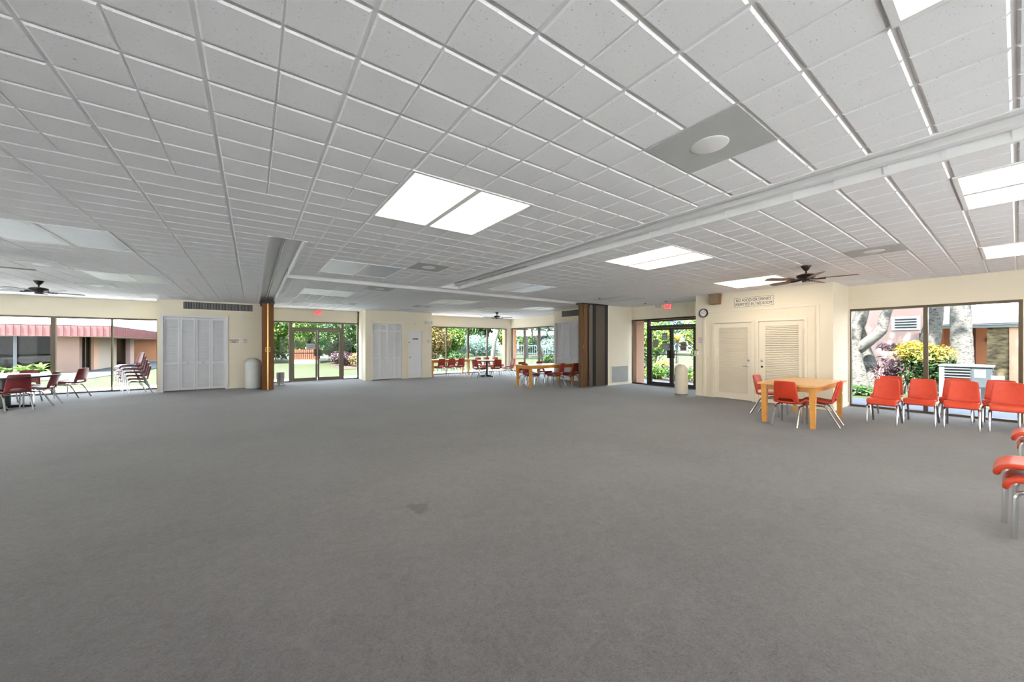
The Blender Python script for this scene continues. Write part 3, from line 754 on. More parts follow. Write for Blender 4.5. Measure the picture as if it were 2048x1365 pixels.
# big sign
r = empty('wall_sign', (10.25, 3.875, 2.525)); tag(r, 'cream sign reading no food or drinks above the louvred doors', 'sign')
B(-.02, 0, -.47, .47, -.145, .145).build('board', SIGNPL, r, bevel=.004)
b = MB(); 
for q in ((-.44, .44, .112, .118), (-.44, .44, -.118, -.112), (-.44, -.434, -.118, .118), (.434, .44, -.118, .118)): b.box(-.0225, -.0195, q[0], q[1], q[2], q[3])
b.build('border', INK, r)
def line(txt, w, hgt, z):
    o = text_mesh(txt, .1, INK, r, Matrix.Identity(4))
    xs = [v.co.x for v in o.data.vertices]; ys = [v.co.y for v in o.data.vertices]
    S = Matrix.Translation((-.021, 0, z)) @ FX @ Matrix.Diagonal((w/(max(xs)-min(xs)), hgt/(max(ys)-min(ys)), .6, 1)) @ Matrix.Translation((-(max(xs)+min(xs))/2, -(max(ys)+min(ys))/2, 0))
    o.data.transform(S)
line('NO FOOD OR DRINKS', .78, .075, .05); line('PERMITTED IN THIS ROOM', .82, .075, -.052)
def exit_sign(loc, M, label):
    r = empty('exit_sign', loc); tag(r, label, 'exit sign')
    b = B(-.14, .14, -.085, .085, 0, .04).build('housing', PLASTIC, r); b.data.transform(M)
    b = B(-.128, .128, -.073, .073, .04, .044).build('face', EXITRED, r); b.data.transform(M)
    o = text_mesh('EXIT', .13, REDINK, r, Matrix.Identity(4))
    xs = [v.co.x for v in o.data.vertices]; ys = [v.co.y for v in o.data.vertices]
    o.data.transform(M @ Matrix.Translation((0, 0, .046)) @ Matrix.Diagonal((.2/(max(xs)-min(xs)), .105/(max(ys)-min(ys)), .5, 1)) @ Matrix.Translation((-(max(xs)+min(xs))/2, -(max(ys)+min(ys))/2, 0)))
exit_sign((2.1, Y1, 2.70), FY, 'red lit exit sign above the far left glass doors')
exit_sign((X1, 6.89, 2.725), FX, 'red lit exit sign above the right glass doors')
def twin_light(loc, M, label, w=.34, housing=PLASTIC):
    r = empty('emergency_light', loc); tag(r, label, 'emergency light')
    B(-w*.5, w*.5, -.05, .05, 0, .05).build('housing', housing, r, bevel=.005).data.transform(M)
    for s in (-1, 1):
        q = MB(); q.tube([(s*w*.32, .01, .05), (s*w*.32, .01, .1), (s*w*.32, -.005, .14)], [.02, .045, .05], 12); q.build('lamp_head', housing, r, True).data.transform(M)
twin_light((6.26, 15.0, 2.41), FY, 'white twin emergency light right of the plain white door')
twin_light((X1, 7.25, 2.75), FX, 'pale emergency light left of the right exit sign', .22)
r = empty('alarm_box', (-.21, 15.0, 2.35)); tag(r, 'small beige box below the left air vent', 'box')
B(-.11, -.04, -.07, .002, -.06, .06).build('end_cap', PLASTIC, r, bevel=.006); B(-.04, .11, -.055, .002, -.045, .05).build('body', BEIGEPL, r, bevel=.006)
r = empty('wall_sensor', (5.62, 15.0, 2.33)); tag(r, 'small white sensor above the plain white door', 'sensor')
B(-.03, .03, -.02, 0, -.05, .05).build('base', PLASTIC, r, bevel=.004); B(-.02, .02, -.05, -.02, -.02, .02).build('lens', GREYPANEL, r, bevel=.004)
def no_smoking(loc, M, label):
    r = empty('no_smoking_sign', loc); tag(r, label, 'sign')
    B(-.065, .065, -.085, .085, 0, .004).build('plate', PAPER, r).data.transform(M)
    b = MB(); n = 24
    for k in range(n):
        a0, a1 = 2*PI*k/n, 2*PI*(k+1)/n
        b.quad(*[(rr*math.cos(a), .025+rr*math.sin(a), .005) for rr, a in ((.04, a0), (.052, a0), (.052, a1), (.04, a1))])
    b.quad((-.033, .052, .005), (-.026, .059, .005), (.033, -.002, .005), (.026, -.009, .005))
    b.build('red_ring', PINKINK, r).data.transform(M)
    c = MB(); c.box(-.03, .025, .018, .03, .004, .005); c.box(-.05, .05, -.07, -.05, .004, .005); c.build('cigarette_mark', PINKINK, r).data.transform(M)
no_smoking((-.2, 15.0, 1.56), FY, 'small red no smoking sign above the left domed bin')
no_smoking((6.24, 15.0, 1.57), FY, 'small faint no smoking sign right of the plain white door')
no_smoking((10.25, 5.2, 1.57), FX, 'small red no smoking sign below the wall clock')
r = empty('wall_notice', (-.5, 15.0, 1.545)); tag(r, 'grey lettered notice right of the left bifold doors', 'notice')
B(-.165, .165, -.008, 0, -.085, .085).build('board', SIGNPL, r)
b = MB()
for (p, q, z) in ((-.13, .13, .045), (-.13, .13, .012), (-.06, .05, -.015), (-.11, .12, -.045)): b.box(p, q, -.011, -.008, z-.009, z+.009)
b.build('faded_print', GREYINK, r)
# clock
r = empty('wall_clock', (10.25, 5.105, 2.322)); tag(r, 'round white wall clock with black rim', 'clock')
b = MB(); b.lathe([(.095, .0), (.122, .0), (.124, .03), (.115, .045), (.1, .04), (.1, .012)], 0, 0, 40); b.build('rim', BLACKPL, r, True).data.transform(FX)
b = MB(); b.lathe([(.1, .008), (.1, .014)], 0, 0, 40); b.build('dial', PAPER, r).data.transform(FX)
b = MB()
for k in range(12):
    a = k*PI/6; c, s = math.sin(a), math.cos(a)
    b.box(c*.082-.004, c*.082+.004, s*.082-.006, s*.082+.006, .014, .016)
b.build('hour_marks', INK, r).data.transform(FX)
def hand(l, w, a, name):
    b = MB(); b.box(-w, w, -.015, l, .016, .018); o = b.build(name, INK, r); o.data.transform(FX @ Matrix.Rotation(-a, 4, 'Z'))
hand(.055, .004, math.radians(22), 'hour_hand'); hand(.082, .003, math.radians(270), 'minute_hand')
# speaker
r = empty('wall_speaker', (10.25, 4.745, 2.665)); tag(r, 'brown wedge speaker box high on the wall near the sign', 'speaker')
b = MB()
q = [(-.17, -.13, -.135), (-.17, .13, -.135), (-.2, .145, .135), (-.2, -.145, .135)]
bk = [(0, -.1, -.135), (0, .1, -.135), (0, .115, .135), (0, -.115, .135)]
F = [b.vert(v) for v in q]; K = [b.vert(v) for v in bk]
b.face(K)
for e in range(4): b.face((F[e], F[(e+1) % 4], K[(e+1) % 4], K[e]))
b.face(F[::-1]); b.build('case', SPKWOOD, r)
b = MB(); F = [b.vert((v[0]-.002, v[1]*.92, v[2]*.92)) for v in q]; K = [b.vert((v[0]-.012, v[1]*.92, v[2]*.92)) for v in q]
b.face(F); b.face(K[::-1])
for e in range(4): b.face((F[e], F[(e+1) % 4], K[(e+1) % 4], K[e]))
b.build('grille_cloth', SPEAKER, r)
r = empty('sanitizer_dispenser', (10.25, 5.29, 1.215)); tag(r, 'white hand sanitizer dispenser beside the right glass doors', 'dispenser')
B(-.09, .002, -.04, .04, -.06, .06).build('body', PLASTIC, r, bevel=.008); B(-.1, 0, -.042, .042, .06, .08).build('green_lid', ACMID, r, bevel=.004); B(-.1, -.02, -.05, .05, -.095, -.075).build('drip_tray', PLASTIC, r, bevel=.003)
r = empty('light_switch', (3.62, 15.6, 1.22)); tag(r, 'small white switch plate beside the far left glass doors', 'switch')
B(-.008, 0, -.04, .04, -.06, .06).build('plate', PLASTIC, r, bevel=.002); B(-.014, -.008, -.01, .01, -.02, .02).build('toggle', PLASTIC, r)
r = empty('doorbell_button', (3.68, 15.0, 1.6)); tag(r, 'tiny white button left of the far middle bifold doors', 'button')
MB().tube([(0, 0, 0), (0, -.012, 0)], [.022, .02], 12).build('base', PLASTIC, r, True); MB().tube([(0, -.012, 0), (0, -.018, 0)], [.01, .009], 10).build('push', GREYPANEL, r, True)

# ------------------------------------------------------------------ folding partitions
r = empty('folding_partition', (.385, 13.7, 0)); tag(r, 'brown folding partition stack with brass edge, on the left', 'folding partition')
B(-.155, .155, 0, .06, .015, 2.72).build('lead_post', ACCBROWN, r, bevel=.004)
B(-.018, .018, -.016, 0, .015, 2.76).build('edge_strip', BRASS, r)
b = MB(); b.tube([(-.055, -.03, 1.22), (-.055, -.03, 1.35), (.055, -.03, 1.35), (.055, -.03, 1.22), (-.055, -.03, 1.22)], .01, 8); b.build('handle', BRASS, r, True)
b = MB(); P = []
for k in range(9):
    P.append((-.14 if k % 2 else -.05, .06+k*.135)); 
for s in (-1, 1):
    for (a, c), (d, e) in zip(P, P[1:]): b.quad((s*a, c, .03), (s*d, e, .03), (s*d, e, 2.74), (s*a, c, 2.74))
b.build('pleats', ACCBROWN, r)
B(-.18, .18, -.02, 1.2, 2.73, 2.81).build('header', BLACKPL, r)
r = empty('folding_partition', (9.1, 8.44, 0)); tag(r, 'brown and black pleated folding partition stacked on the right', 'folding partition')
B(-.3, -.16, -.06, .06, .02, 2.8).build('lead_post', ACCLIGHT, r, bevel=.004)
B(-.19, -.175, -.085, -.06, 1.3, 1.43).build('handle', BRASS, r, bevel=.003)
pl = [(-.16, -.02, ACCBROWN, 'brown_pleat'), (-.02, .1, ACCDARK, 'black_pleat'), (.1, .24, ACCTAUPE, 'taupe_pleat'), (.24, .4, BLACK, 'black_pleat'), (.4, .78, ACCTAUPE, 'taupe_pleat'), (.78, .95, ACCDARK, 'maroon_pleat')]
for a, c, m, nm in pl:
    b = MB(); n = max(2, int((c-a)/.05)); pts = []
    for k in range(n+1): pts.append((a+(c-a)*k/n, -.14 if k % 2 else -.07))
    if nm == 'black_pleat': pts = [(x, y+.06) for x, y in pts]
    for (x0, y0), (x1, y1) in zip(pts, pts[1:]):
        b.quad((x0, y0, .03), (x1, y1, .03), (x1, y1, 2.78), (x0, y0, 2.78)); b.quad((x0, -y0, .03), (x1, -y1, .03), (x1, -y1, 2.78), (x0, -y0, 2.78))
    b.build(nm, m, r)
B(-.3, .95, -.16, .16, 2.78, 2.81).build('header', BLACKPL, r)

# ------------------------------------------------------------------ waste bins
def dome_bin(loc, R, hgt, m, label):
    r = empty('waste_bin', loc); tag(r, label, 'waste bin')
    hb = hgt-R*.98
    MB().lathe([(R*.94, .0), (R*.96, .03), (R*.96, .04)], 0, 0, 32).build('base_ring', VENTGREY, r, True)
    MB().lathe([(R*.97, .04), (R, .06), (R, hb-.01), (R*.97, hb)], 0, 0, 40).build('body', m, r, True)
    prof = [(R*1.02, hb), (R*1.02, hb+.02)]+[(R*math.cos(a*PI/2), hb+.02+R*.93*math.sin(a*PI/2)) for a in (.12, .25, .4, .55, .7, .85, .99)]
    d = MB().lathe(prof, 0, 0, 40).build('dome_lid', m, r, True)
    th = math.atan2(-loc[1], -loc[0])
    c = MB(); 
    for k in range(7):
        for s in range(2): pass
    P = [[Vector((math.cos(th+(j-3)*.13)*(R*math.cos(t)+.004), math.sin(th+(j-3)*.13)*(R*math.cos(t)+.004), hb+.02+R*.93*math.sin(t))) for j in range(7)] for t in (.2, .4, .6)]
    c.shell(P, lambda i, j: True, -.004); c.build('push_flap', m, d, True)
dome_bin((.02, 14.42, 0), .22, .99, GREYBIN, 'pale grey domed waste bin beside the left folding partition')
dome_bin((10.0, 5.62, 0), .175, .875, BEIGEPL, 'beige domed waste bin beside the right glass doors')
r = empty('waste_bin', (.8, 15.2, 0)); tag(r, 'small open silver waste bin before the far left glass doors', 'waste bin')
MB().lathe([(.125, 0), (.135, .01), (.135, .035)], 0, 0, 28).build('base_ring', CHROME, r, True)
MB().lathe([(.118, .035), (.13, .44), (.135, .45), (.125, .45), (.113, .06)], 0, 0, 32).build('body', BRUSHED, r, True)

# ------------------------------------------------------------------ tables
def wood_table(x0, x1, y0, y1, label, long_x=True):
    cx, cy = (x0+x1)/2, (y0+y1)/2; w, l = (x1-x0)/2, (y1-y0)/2
    r = empty('wooden_table', (cx, cy, 0)); tag(r, label, 'table')
    B(-w, w, -l, l, .708, .742).build('tabletop', WOODTOP, r, bevel=.004)
    iw, il = w-.1, l-.09
    a = MB(); a.box(-iw, iw, -il-.012, -il+.012, .615, .708); a.box(-iw, iw, il-.012, il+.012, .615, .708); a.box(-iw-.012, -iw+.012, -il, il, .615, .708); a.box(iw-.012, iw+.012, -il, il, .615, .708)
    a.build('apron', WOOD, r)
    for sx in (-1, 1):
        for sy in (-1, 1):
            MB().taper(sx*iw, sy*il, 0, .708, .031, .046).build('leg', WOOD, r)
    return r
wood_table(7.7, 9.5, 1.95, 2.85, 'honey coloured wooden table before the louvred doors')
wood_table(7.42, 9.58, 9.35, 10.25, 'honey coloured wooden table before the right folding partition')
wood_table(6.46, 8.5, 15.2, 15.98, 'long honey coloured wooden table under the far window')
def round_table(cx, cy, R, topm, label, colr, spread, edge):
    r = empty('pedestal_table', (cx, cy, 0)); tag(r, label, 'table')
    t = MB().lathe([(R-.01, .742), (R-.004, .74)], 0, 0, 48).build('tabletop', topm, r)
    MB().lathe([(R-.02, .7), (R, .705), (R, .738), (R-.004, .742), (R-.012, .739)], 0, 0, 48).build('edge_band', edge, r)
    MB().lathe([(colr*1.8, .69), (colr*1.8, .7)], 0, 0, 20).build('mount_plate', BLACK, r)
    MB().lathe([(colr, .05), (colr, .69)], 0, 0, 20).build('column', BLACK, r, True)
    for k in range(4):
        a = k*PI/2+.4; c, s = math.cos(a), math.sin(a)
        b = MB(); b.tube([(c*.02, s*.02, .05), (c*spread*.6, s*spread*.6, .035), (c*spread, s*spread, .02)], [.04, .03, .02], 8); b.build('base_foot', BLACK, r, True)
    return r
round_table(-4.52, 13.2, .8, LAMTOP, 'round black pedestal table with white top on the left', .09, .42, BLACK)
round_table(8.5, 13.8, .55, LAMTOP, 'round white topped pedestal table near the far corner', .045, .36, BLACK)

# ------------------------------------------------------------------ chairs
PROF = [(.252,.35,.18),(.249,.392,.194),(.222,.423,.203),(.12,.424,.206),(.02,.411,.205),(-.08,.397,.203),(-.15,.391,.2),(-.195,.405,.196),(-.226,.482,.19),(-.241,.535,.186),(-.262,.62,.18),(-.284,.71,.173),(-.298,.78,.167),(-.301,.8,.15)]
def chair_proto(vinyl, nm, slotted=True):
    r = empty('stacking_chair')
    tag(r, 'x', 'chair')
    C = 11; P = []
    for k, (y, z, w) in enumerate(PROF):
        row = []
        for j in range(C):
            u = -1+2*j/(C-1)
            if k <= 7: row.append(Vector((u*w, y, z+.012*u*u*(k/7)+.006*(u*u-1)*(1 if 1 < k < 7 else 0))))
            else: row.append(Vector((u*w, y+.035*u*u, z)))
        P.append(row)
    slot = lambda i, j: not (i == 7 and 2 <= j <= 7)
    def soft(o):
        for p in o.data.polygons: p.use_smooth = True
        at = o.data.attributes.get('sharp_edge')
        if at: o.data.attributes.remove(at)
        m = o.modifiers.new('soft', 'SUBSURF'); m.levels = 2; m.render_levels = 2
    a = MB(); a.shell(P[:8], lambda i, j: True, -.042); soft(a.build('seat', vinyl, r))
    b = MB(); b.shell(P[7:], lambda i, j: not (slotted and i == 0 and 2 <= j <= 7), -.03); soft(b.build('backrest', vinyl, r))
    for s in (-1, 1):
        MB().tube([(s*.19, .235, 0), (s*.19, .228, .31), (s*.188, .215, .345), (s*.183, .185, .36), (s*.178, .04, .352)], .0155, 8).build('leg', CHROME, r, True)
        MB().tube([(s*.178, .04, .352), (s*.178, -.07, .345), (s*.178, -.105, .325), (s*.18, -.135, .28), (s*.19, -.285, 0)], .0155, 8).build('leg', CHROME, r, True)
    f = MB(); f.tube([(-.18, .14, .358), (.18, .14, .358)], .009, 6); f.tube([(-.178, -.06, .346), (.178, -.06, .346)], .009, 6); f.build('frame', CHROME, r, True)
    return r
PROTO = {}
for k, m in (('o', VINYL_ORANGE), ('r', VINYL_RED), ('m', VINYL_MAROON), ('v', VINYL_VERM)): PROTO[k] = [chair_proto(m, k, k != 'o'), False]
def chair(kind, x, y, dx, dy, label, group, z=0):
    p = PROTO[kind]; rz = math.atan2(-dx, dy)
    if not p[1]:
        p[1] = True; o = p[0]; o.location = (x, y, z); o.rotation_euler = (0, 0, rz); o['label'] = label; o['group'] = group; return o
    return dup(p[0], (x, y, z), rz, label, group)
g = 'red chairs at the honey table by the louvred doors'
chair('v', 7.9, 2.4, 1, 0, 'red chair with its back to the viewer, at the near end of the honey table', g)
chair('v', 8.71, 2.98, -.05, -1, 'red chair at the left side of the honey table, by the louvred doors', g)
chair('v', 8.38, 2.08, -.1, 1, 'red chair at the right side of the honey table, seen side on', g)
g = 'orange chairs before the right window'
chair('o', 9.4, 1.42, -1, 0, 'orange chair, leftmost in the front row before the right window', g)
chair('o', 9.96, 1.03, -1, 0, 'orange chair, second from left in the front row before the window', g)
chair('o', 10.01, .555, -1, 0, 'orange chair, third in the front row, right before the air conditioner', g)
chair('o', 10.16, .085, -1, -.02, 'orange chair, rightmost in the front row before the window', g)
chair('o', 10.36, 1.52, -1, .05, 'orange chair standing behind the leftmost front row chair', g)
chair('o', 10.62, .66, -1, 0, 'orange chair standing behind the third front row chair', g)
chair('o', 10.75, .17, -1, 0, 'orange chair mostly hidden behind the rightmost front row chair', g)
g = 'orange chairs stacked at the right edge'
chair('o', 4.79, -.22, 0, 1, 'lower orange chair of the nearest stack, cut by the right edge', g)
chair('o', 4.89, -.175, 0, 1, 'top orange chair of the nearest stack, cut by the right edge', g, .075)
for k, lab in enumerate(('lower orange chair of the farther stack at the right edge', 'upper orange chair of the farther stack at the right edge')):
    chair('o', 6.62, -.285+.036*k, 0, 1, lab, g, .09*k)
g = 'maroon chairs around the left round table'
chair('m', -4.25, 12.8, -.55, .83, 'maroon chair with its back to the viewer at the left round table', g)
chair('m', -4.07, 13.42, -1, .1, 'maroon chair tucked in at the right side of the left round table', g)
chair('m', -4.55, 14.22, .05, -1, 'maroon chair at the far side of the left round table', g)
chair('m', -4.0, 14.98, -.93, .36, 'single maroon chair before the left window, turned sideways', 'maroon chairs by the left window')
g = 'maroon chairs in the stack by the left window'
names = ['lowest', 'second lowest', 'middle', 'second highest', 'topmost']
for k in range(5):
    chair('m', -2.78-.031*k, 15.13-.018*k, -.86, -.5, names[k]+' maroon chair in the stack of five beside the left closet', g, .1*k)
g = 'red chairs along the far window table'
for x, y, lab in ((6.9, 15.25, 'leftmost red chair with its back to us at the far window table'), (7.37, 15.22, 'middle red chair with its back to us at the far window table'), (7.86, 15.22, 'rightmost red chair with its back to us at the far window table')):
    chair('r', x, y, .02, 1, lab, g)
g = 'red chairs around the far round table'
chair('r', 7.93, 13.55, .97, .25, 'red chair left of the far round table, seat facing right', g)
chair('r', 8.6, 13.16, .35, .94, 'red chair with its back to us before the far round table', g)
for x, lab in ((8.96, 'left of three red chairs behind the far round table'), (9.44, 'middle of three red chairs behind the far round table'), (9.96, 'right of three red chairs behind the far round table')):
    chair('r', x, 15.12, 0, -1, lab, g)
chair('r', 9.44, 13.46, -.99, .13, 'single red chair seen side on before the far corner', 'red chairs around the far round table')
g = 'red chairs at the middle honey table'
chair('r', 7.8, 9.8, 1, 0, 'red chair at the left end of the middle honey table', g)
chair('r', 8.55, 9.3, -.3, .95, 'red chair turned left at the near side of the middle honey table', g)
chair('r', 9.16, 9.18, 0, 1, 'red chair at the near side of the middle table, next to the partition', g)
chair('r', 8.0, 10.3, 0, -1, 'red chair at the far left side of the middle honey table', g)
chair('r', 8.9, 10.36, 0, -1, 'red chair at the far right side of the middle honey table', g)

# ------------------------------------------------------------------ outdoors: ground, eaves
struct(B(-60, 90, -30, 95, -.22, -.13).build('lawn', GRASS), 'sunny green lawn outside the windows', 'lawn')
tb = MB(); tb.box(X0-T, 16.0, Y1+T, 18.3, -.2, -.04); tb.box(X0-14, X0-T, -18, 16, -.2, -.042); tb.box(X0-T, 13, -18, Y0-T, -.2, -.043)  # west and south decks are added, unseen, to bounce light onto the ceiling
struct(tb.build('patio', CONC), 'pale concrete walk along the outside walls, with added unseen decks that bounce light', 'path')
struct(B(X1+T, 13.6, -8, 18.3, -.2, -.041).build('walkway', CONC_SHADE), 'concrete walk outside the right windows, its shade put into the grey', 'path')
tb = MB(); tb.box(X0-1, X1+1.25, Y1+T, Y1+.75, 2.44, 2.5); tb.box(X1+T, X1+1.3, Y0-2.6, Y1+.75, 2.44, 2.5); tb.box(X0-2.6, X0-T, Y0-2.6, Y1, 2.44, 2.5); tb.box(X0-T, X1+T, Y0-2.6, Y0-T, 2.44, 2.5)  # deep west and south eaves added, unseen, to hold sky light off the floor
struct(tb.build('eave', SOFFIT), 'cream soffit of the eave above the windows, with added deep sides out of view', 'eave')
tb = MB(); tb.box(X0-1, X1+1.25, Y1+.73, Y1+.78, 2.31, 2.62); tb.box(X1+1.25, X1+1.3, Y0-2.6, Y1+.78, 2.32, 2.62); tb.box(X0-2.6, X0-2.55, Y0-2.6, Y1, 2.1, 2.62); tb.box(X0-2.55, X1+1.25, Y0-2.6, Y0-2.55, 2.1, 2.62)  # also edges the added deep eaves on the west and south
struct(tb.build('fascia', FASCIA), 'dark brown fascia board along the eave and its added deep sides', 'fascia')
def yd(x, y): return x*.582+y*.813

# ------------------------------------------------------------------ plants
def leaf_cloud(mb, c, rad, n, size, rnd, hollow=.35, lumps=7, aspect=2.2):
    L = []
    for _ in range(lumps):
        d = Vector((rnd.gauss(0, 1), rnd.gauss(0, 1), rnd.gauss(0, 1))).normalized()
        L.append((Vector((d.x*rad[0]*.55, d.y*rad[1]*.55, d.z*rad[2]*.5)), rnd.uniform(.45, .7)))
    L.append((Vector((0, 0, 0)), .75))
    for k in range(n):
        o, s = L[rnd.randrange(len(L))]
        d = Vector((rnd.gauss(0, 1), rnd.gauss(0, 1), rnd.gauss(0, 1))).normalized()
        q = rnd.uniform(hollow, 1)**.5*s
        p = Vector(c)+o+Vector((d.x*rad[0]*q, d.y*rad[1]*q, d.z*rad[2]*q))
        if p.z < .03: p.z = rnd.uniform(.03, .15)
        nrm = (d+Vector((rnd.gauss(0, .6), rnd.gauss(0, .6), rnd.gauss(.3, .6)))).normalized()
        t = nrm.cross(Vector((rnd.gauss(0, 1), rnd.gauss(0, 1), rnd.gauss(0, 1)))).normalized(); b = nrm.cross(t)
        s1 = size*rnd.uniform(.6, 1.3)
        mb.face([mb.vert(p-t*s1), mb.vert(p+b*s1/aspect+nrm*s1*.1), mb.vert(p+t*s1), mb.vert(p-b*s1/aspect+nrm*s1*.1)])
def plant_build(mb, name, m, parent):
    me = bpy.data.meshes.new(name); me.from_pydata(mb.v, [], mb.f)
    ms = m if isinstance(m, list) else [m]
    for q in ms: me.materials.append(q)
    if len(ms) > 1:
        for p, k in zip(me.polygons, mb.mi): p.material_index = k
    me.update(); o = bpy.data.objects.new(name, me); COL.objects.link(o); o.parent = parent
    return o
GZ = -.13
def bush(x, y, rx, ry, h, n, size, m, label, seed, cat='bush', group=None, name='bush', base=.0):
    rnd = random.Random(seed); r = empty(name, (x, y, GZ)); tag(r, label, cat, group)
    b = MB(); leaf_cloud(b, (0, 0, h*.5+base), (rx, ry, h*.55), n, size, rnd)
    plant_build(b, 'foliage', m, r)
    s = MB()
    for k in range(5):
        a = rnd.uniform(0, 2*PI); s.tube([(rx*.1*math.cos(a), ry*.1*math.sin(a), 0), (rx*.4*math.cos(a), ry*.4*math.sin(a), h*.55+base)], [.03, .012], 5)
    s.build('stems', BARK, r)
    return r
def tree(x, y, path, rads, label, seed, crown=None, branches=(), group=None, name='tree', m=None):
    rnd = random.Random(seed); r = empty(name, (x, y, GZ)); tag(r, label, 'tree', group)
    def dense(path, rads, sub=6):
        P = [Vector(p) for p in path]; out = []; rr = []
        for i in range(len(P)-1):
            p0, p1, p2, p3 = P[max(i-1, 0)], P[i], P[i+1], P[min(i+2, len(P)-1)]
            for k in range(sub):
                t = k/sub
                q = .5*((2*p1)+(p2-p0)*t+(2*p0-5*p1+4*p2-p3)*t*t+(3*p1-p0-3*p2+p3)*t**3)
                w = rads[i]+(rads[i+1]-rads[i])*t
                out.append(q); rr.append(w*(1+rnd.uniform(-.05, .05)))
        out.append(P[-1]); rr.append(rads[-1]); return out, rr
    b = MB(); p, q = dense(path, rads); b.tube(p, q, 14); b.build('trunk', BARK, r, True)
    for bp, br in branches:
        b = MB(); p, q = dense(bp, br); b.tube(p, q, 12); b.build('branch', BARK, r, True)
    if crown:
        (c, rad, n, size) = crown; b = MB(); leaf_cloud(b, c, rad, n, size, rnd, .2, 9); plant_build(b, 'crown', m or LEAF_G, r)
    return r
def frond_plant(x, y, n, ln, hgt, m, label, seed, trunk=0, w=.05, group=None, name='palm', cat='palm', lean=0):
    rnd = random.Random(seed); r = empty(name, (x, y, GZ)); tag(r, label, cat, group)
    b = MB()
    for k in range(n):
        a = 2*PI*k/n+rnd.uniform(-.2, .2); up = rnd.uniform(.35, 1.25); L = ln*rnd.uniform(.75, 1.1)
        prev = None; pos = Vector((lean, 0, trunk)); ang = up
        side = Vector((-math.sin(a), math.cos(a), 0))
        for s in range(8):
            ww = w*(1-abs(s/7-.4)**1.5*1.1)
            cur = (b.vert(pos-side*ww), b.vert(pos+side*ww))
            if prev: b.face((prev[0], prev[1], cur[1], cur[0]))
            prev = cur
            pos = pos+Vector((math.cos(a)*math.cos(ang), math.sin(a)*math.cos(ang), math.sin(ang)))*(L/7); ang -= rnd.uniform(.12, .3)
    plant_build(b, 'fronds', m, r)
    t = MB(); t.tube([(0, 0, 0), (lean*.4, 0, trunk*.5), (lean, 0, max(trunk, .12))], [.09 if trunk else .05, .075 if trunk else .04, .06 if trunk else .03], 10)
    t.build('trunk' if trunk else 'stem', BARK, r, True)
    return r

# --- behind the right window
b = MB(); b.box(20, 20.25, 1.9, 6.2, GZ, 4.6)
r = empty('pink_building', (20, 1.9, GZ)); tag(r, 'pink stucco building behind the right window with a covered porch', 'building'); inv = Matrix.Translation(-Vector(r.location))
b.build('wall', PINK, r).data.transform(inv)
B(23, 23.2, -9, 1.9, GZ, 3.2).build('porch_wall', ORANGEST, r).data.transform(inv); B(20.25, 23, 1.75, 1.9, GZ, 3.2).build('porch_end_wall', ORANGEST, r).data.transform(inv)
B(20.5, 20.62, -9, 1.9, 2.02, 2.17).build('porch_fascia', ROOFG, r).data.transform(inv)
b = MB(); b.quad((20.45, -9, 2.17), (20.45, 1.9, 2.17), (25.5, 1.9, 4.1), (25.5, -9, 4.1)); b.quad((20.45, -9, 2.12), (20.45, 1.9, 2.12), (25.5, 1.9, 4.05), (25.5, -9, 4.05)); b.build('porch_roof', ROOFW, r).data.transform(inv)
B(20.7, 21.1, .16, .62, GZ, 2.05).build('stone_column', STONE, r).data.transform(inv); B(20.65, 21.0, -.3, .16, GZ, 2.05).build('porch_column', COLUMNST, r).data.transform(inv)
d = B(22.95, 23.0, .95, 1.0, GZ, 2.4); d.box(22.95, 23.0, -.1, -.05, GZ, 2.4); d.build('door_jambs', FASCIA, r).data.transform(inv)
b = MB(); b.tube([(22.96, .55, 1.62), (22.93, .55, 1.62)], [.16, .14], 16); b.build('door_wreath', PLAQUE, r, True).data.transform(inv)
f = B(19.95, 20, 2.08, 2.82, 1.98, 2.5).build('wall_vent', ROOFW, r); f.data.transform(inv)
b = MB()
for k in range(4): b.box(19.93, 19.95, 2.17, 2.73, 2.06+k*.1, 2.105+k*.1)
b.build('vent_slots', ACDARK, f).data.transform(inv)
B(19.88, 20, 1.96, 2.1, 1.5, 1.86).build('wall_lamp', ACDARK, r).data.transform(inv)
# porch roof ribs
b = MB(); b.tube([(20.6, .55, 2.22), (25.4, 1.6, 4.12)], .035, 6); b.build('roof_pipe', ROOFW, r).data.transform(inv)
# trees there
tree(18.35, 3.45, [(0, 0, 0), (-.05, .12, 1.0), (.0, .15, 1.9), (.1, -.05, 2.6), (.0, -.3, 4.2)], [.34, .25, .22, .19, .14], 'gnarled grey tree with forked limbs at the left of the right window', 3,
     crown=((0, .3, 6.2), (2.2, 2.2, 1.3), 1500, .2), branches=[([(.0, .05, 1.35), (-.1, -.35, 1.75), (-.1, -.62, 2.1), (-.1, -.72, 2.6), (-.1, -1.0, 3.4)], [.19, .17, .16, .14, .1])], m=LEAF_D)
tree(18.9, 3.28, [(0, 0, 0), (0, -.05, .7), (0, .05, 1.3), (0, .3, 2.4)], [.26, .2, .17, .13], 'pale leaning trunk behind the gnarled grey tree', 4)
tree(19.2, 1.85, [(0, 0, 0), (0, -.05, 1.4), (0, -.15, 2.4), (0, -.3, 4.2)], [.3, .25, .23, .18], 'pale tree trunk behind the yellow croton bush', 5, crown=((0, -.3, 6.0), (2, 2, 1.2), 1200, .2), m=LEAF_D)
tree(17.4, .98, [(0, 0, 0), (0, .0, 1.2), (0, .02, 2.4), (.1, .05, 4.4)], [.3, .235, .215, .18], 'straight pale grey tree trunk behind the air conditioner', 6, crown=((0, 0, 6.2), (2.2, 2.2, 1.3), 1400, .2), m=LEAF_D)
r = empty('croton_bush', (16.9, 1.95, GZ)); tag(r, 'croton bush with yellow top and dark purple lower leaves', 'bush')
rnd = random.Random(11)
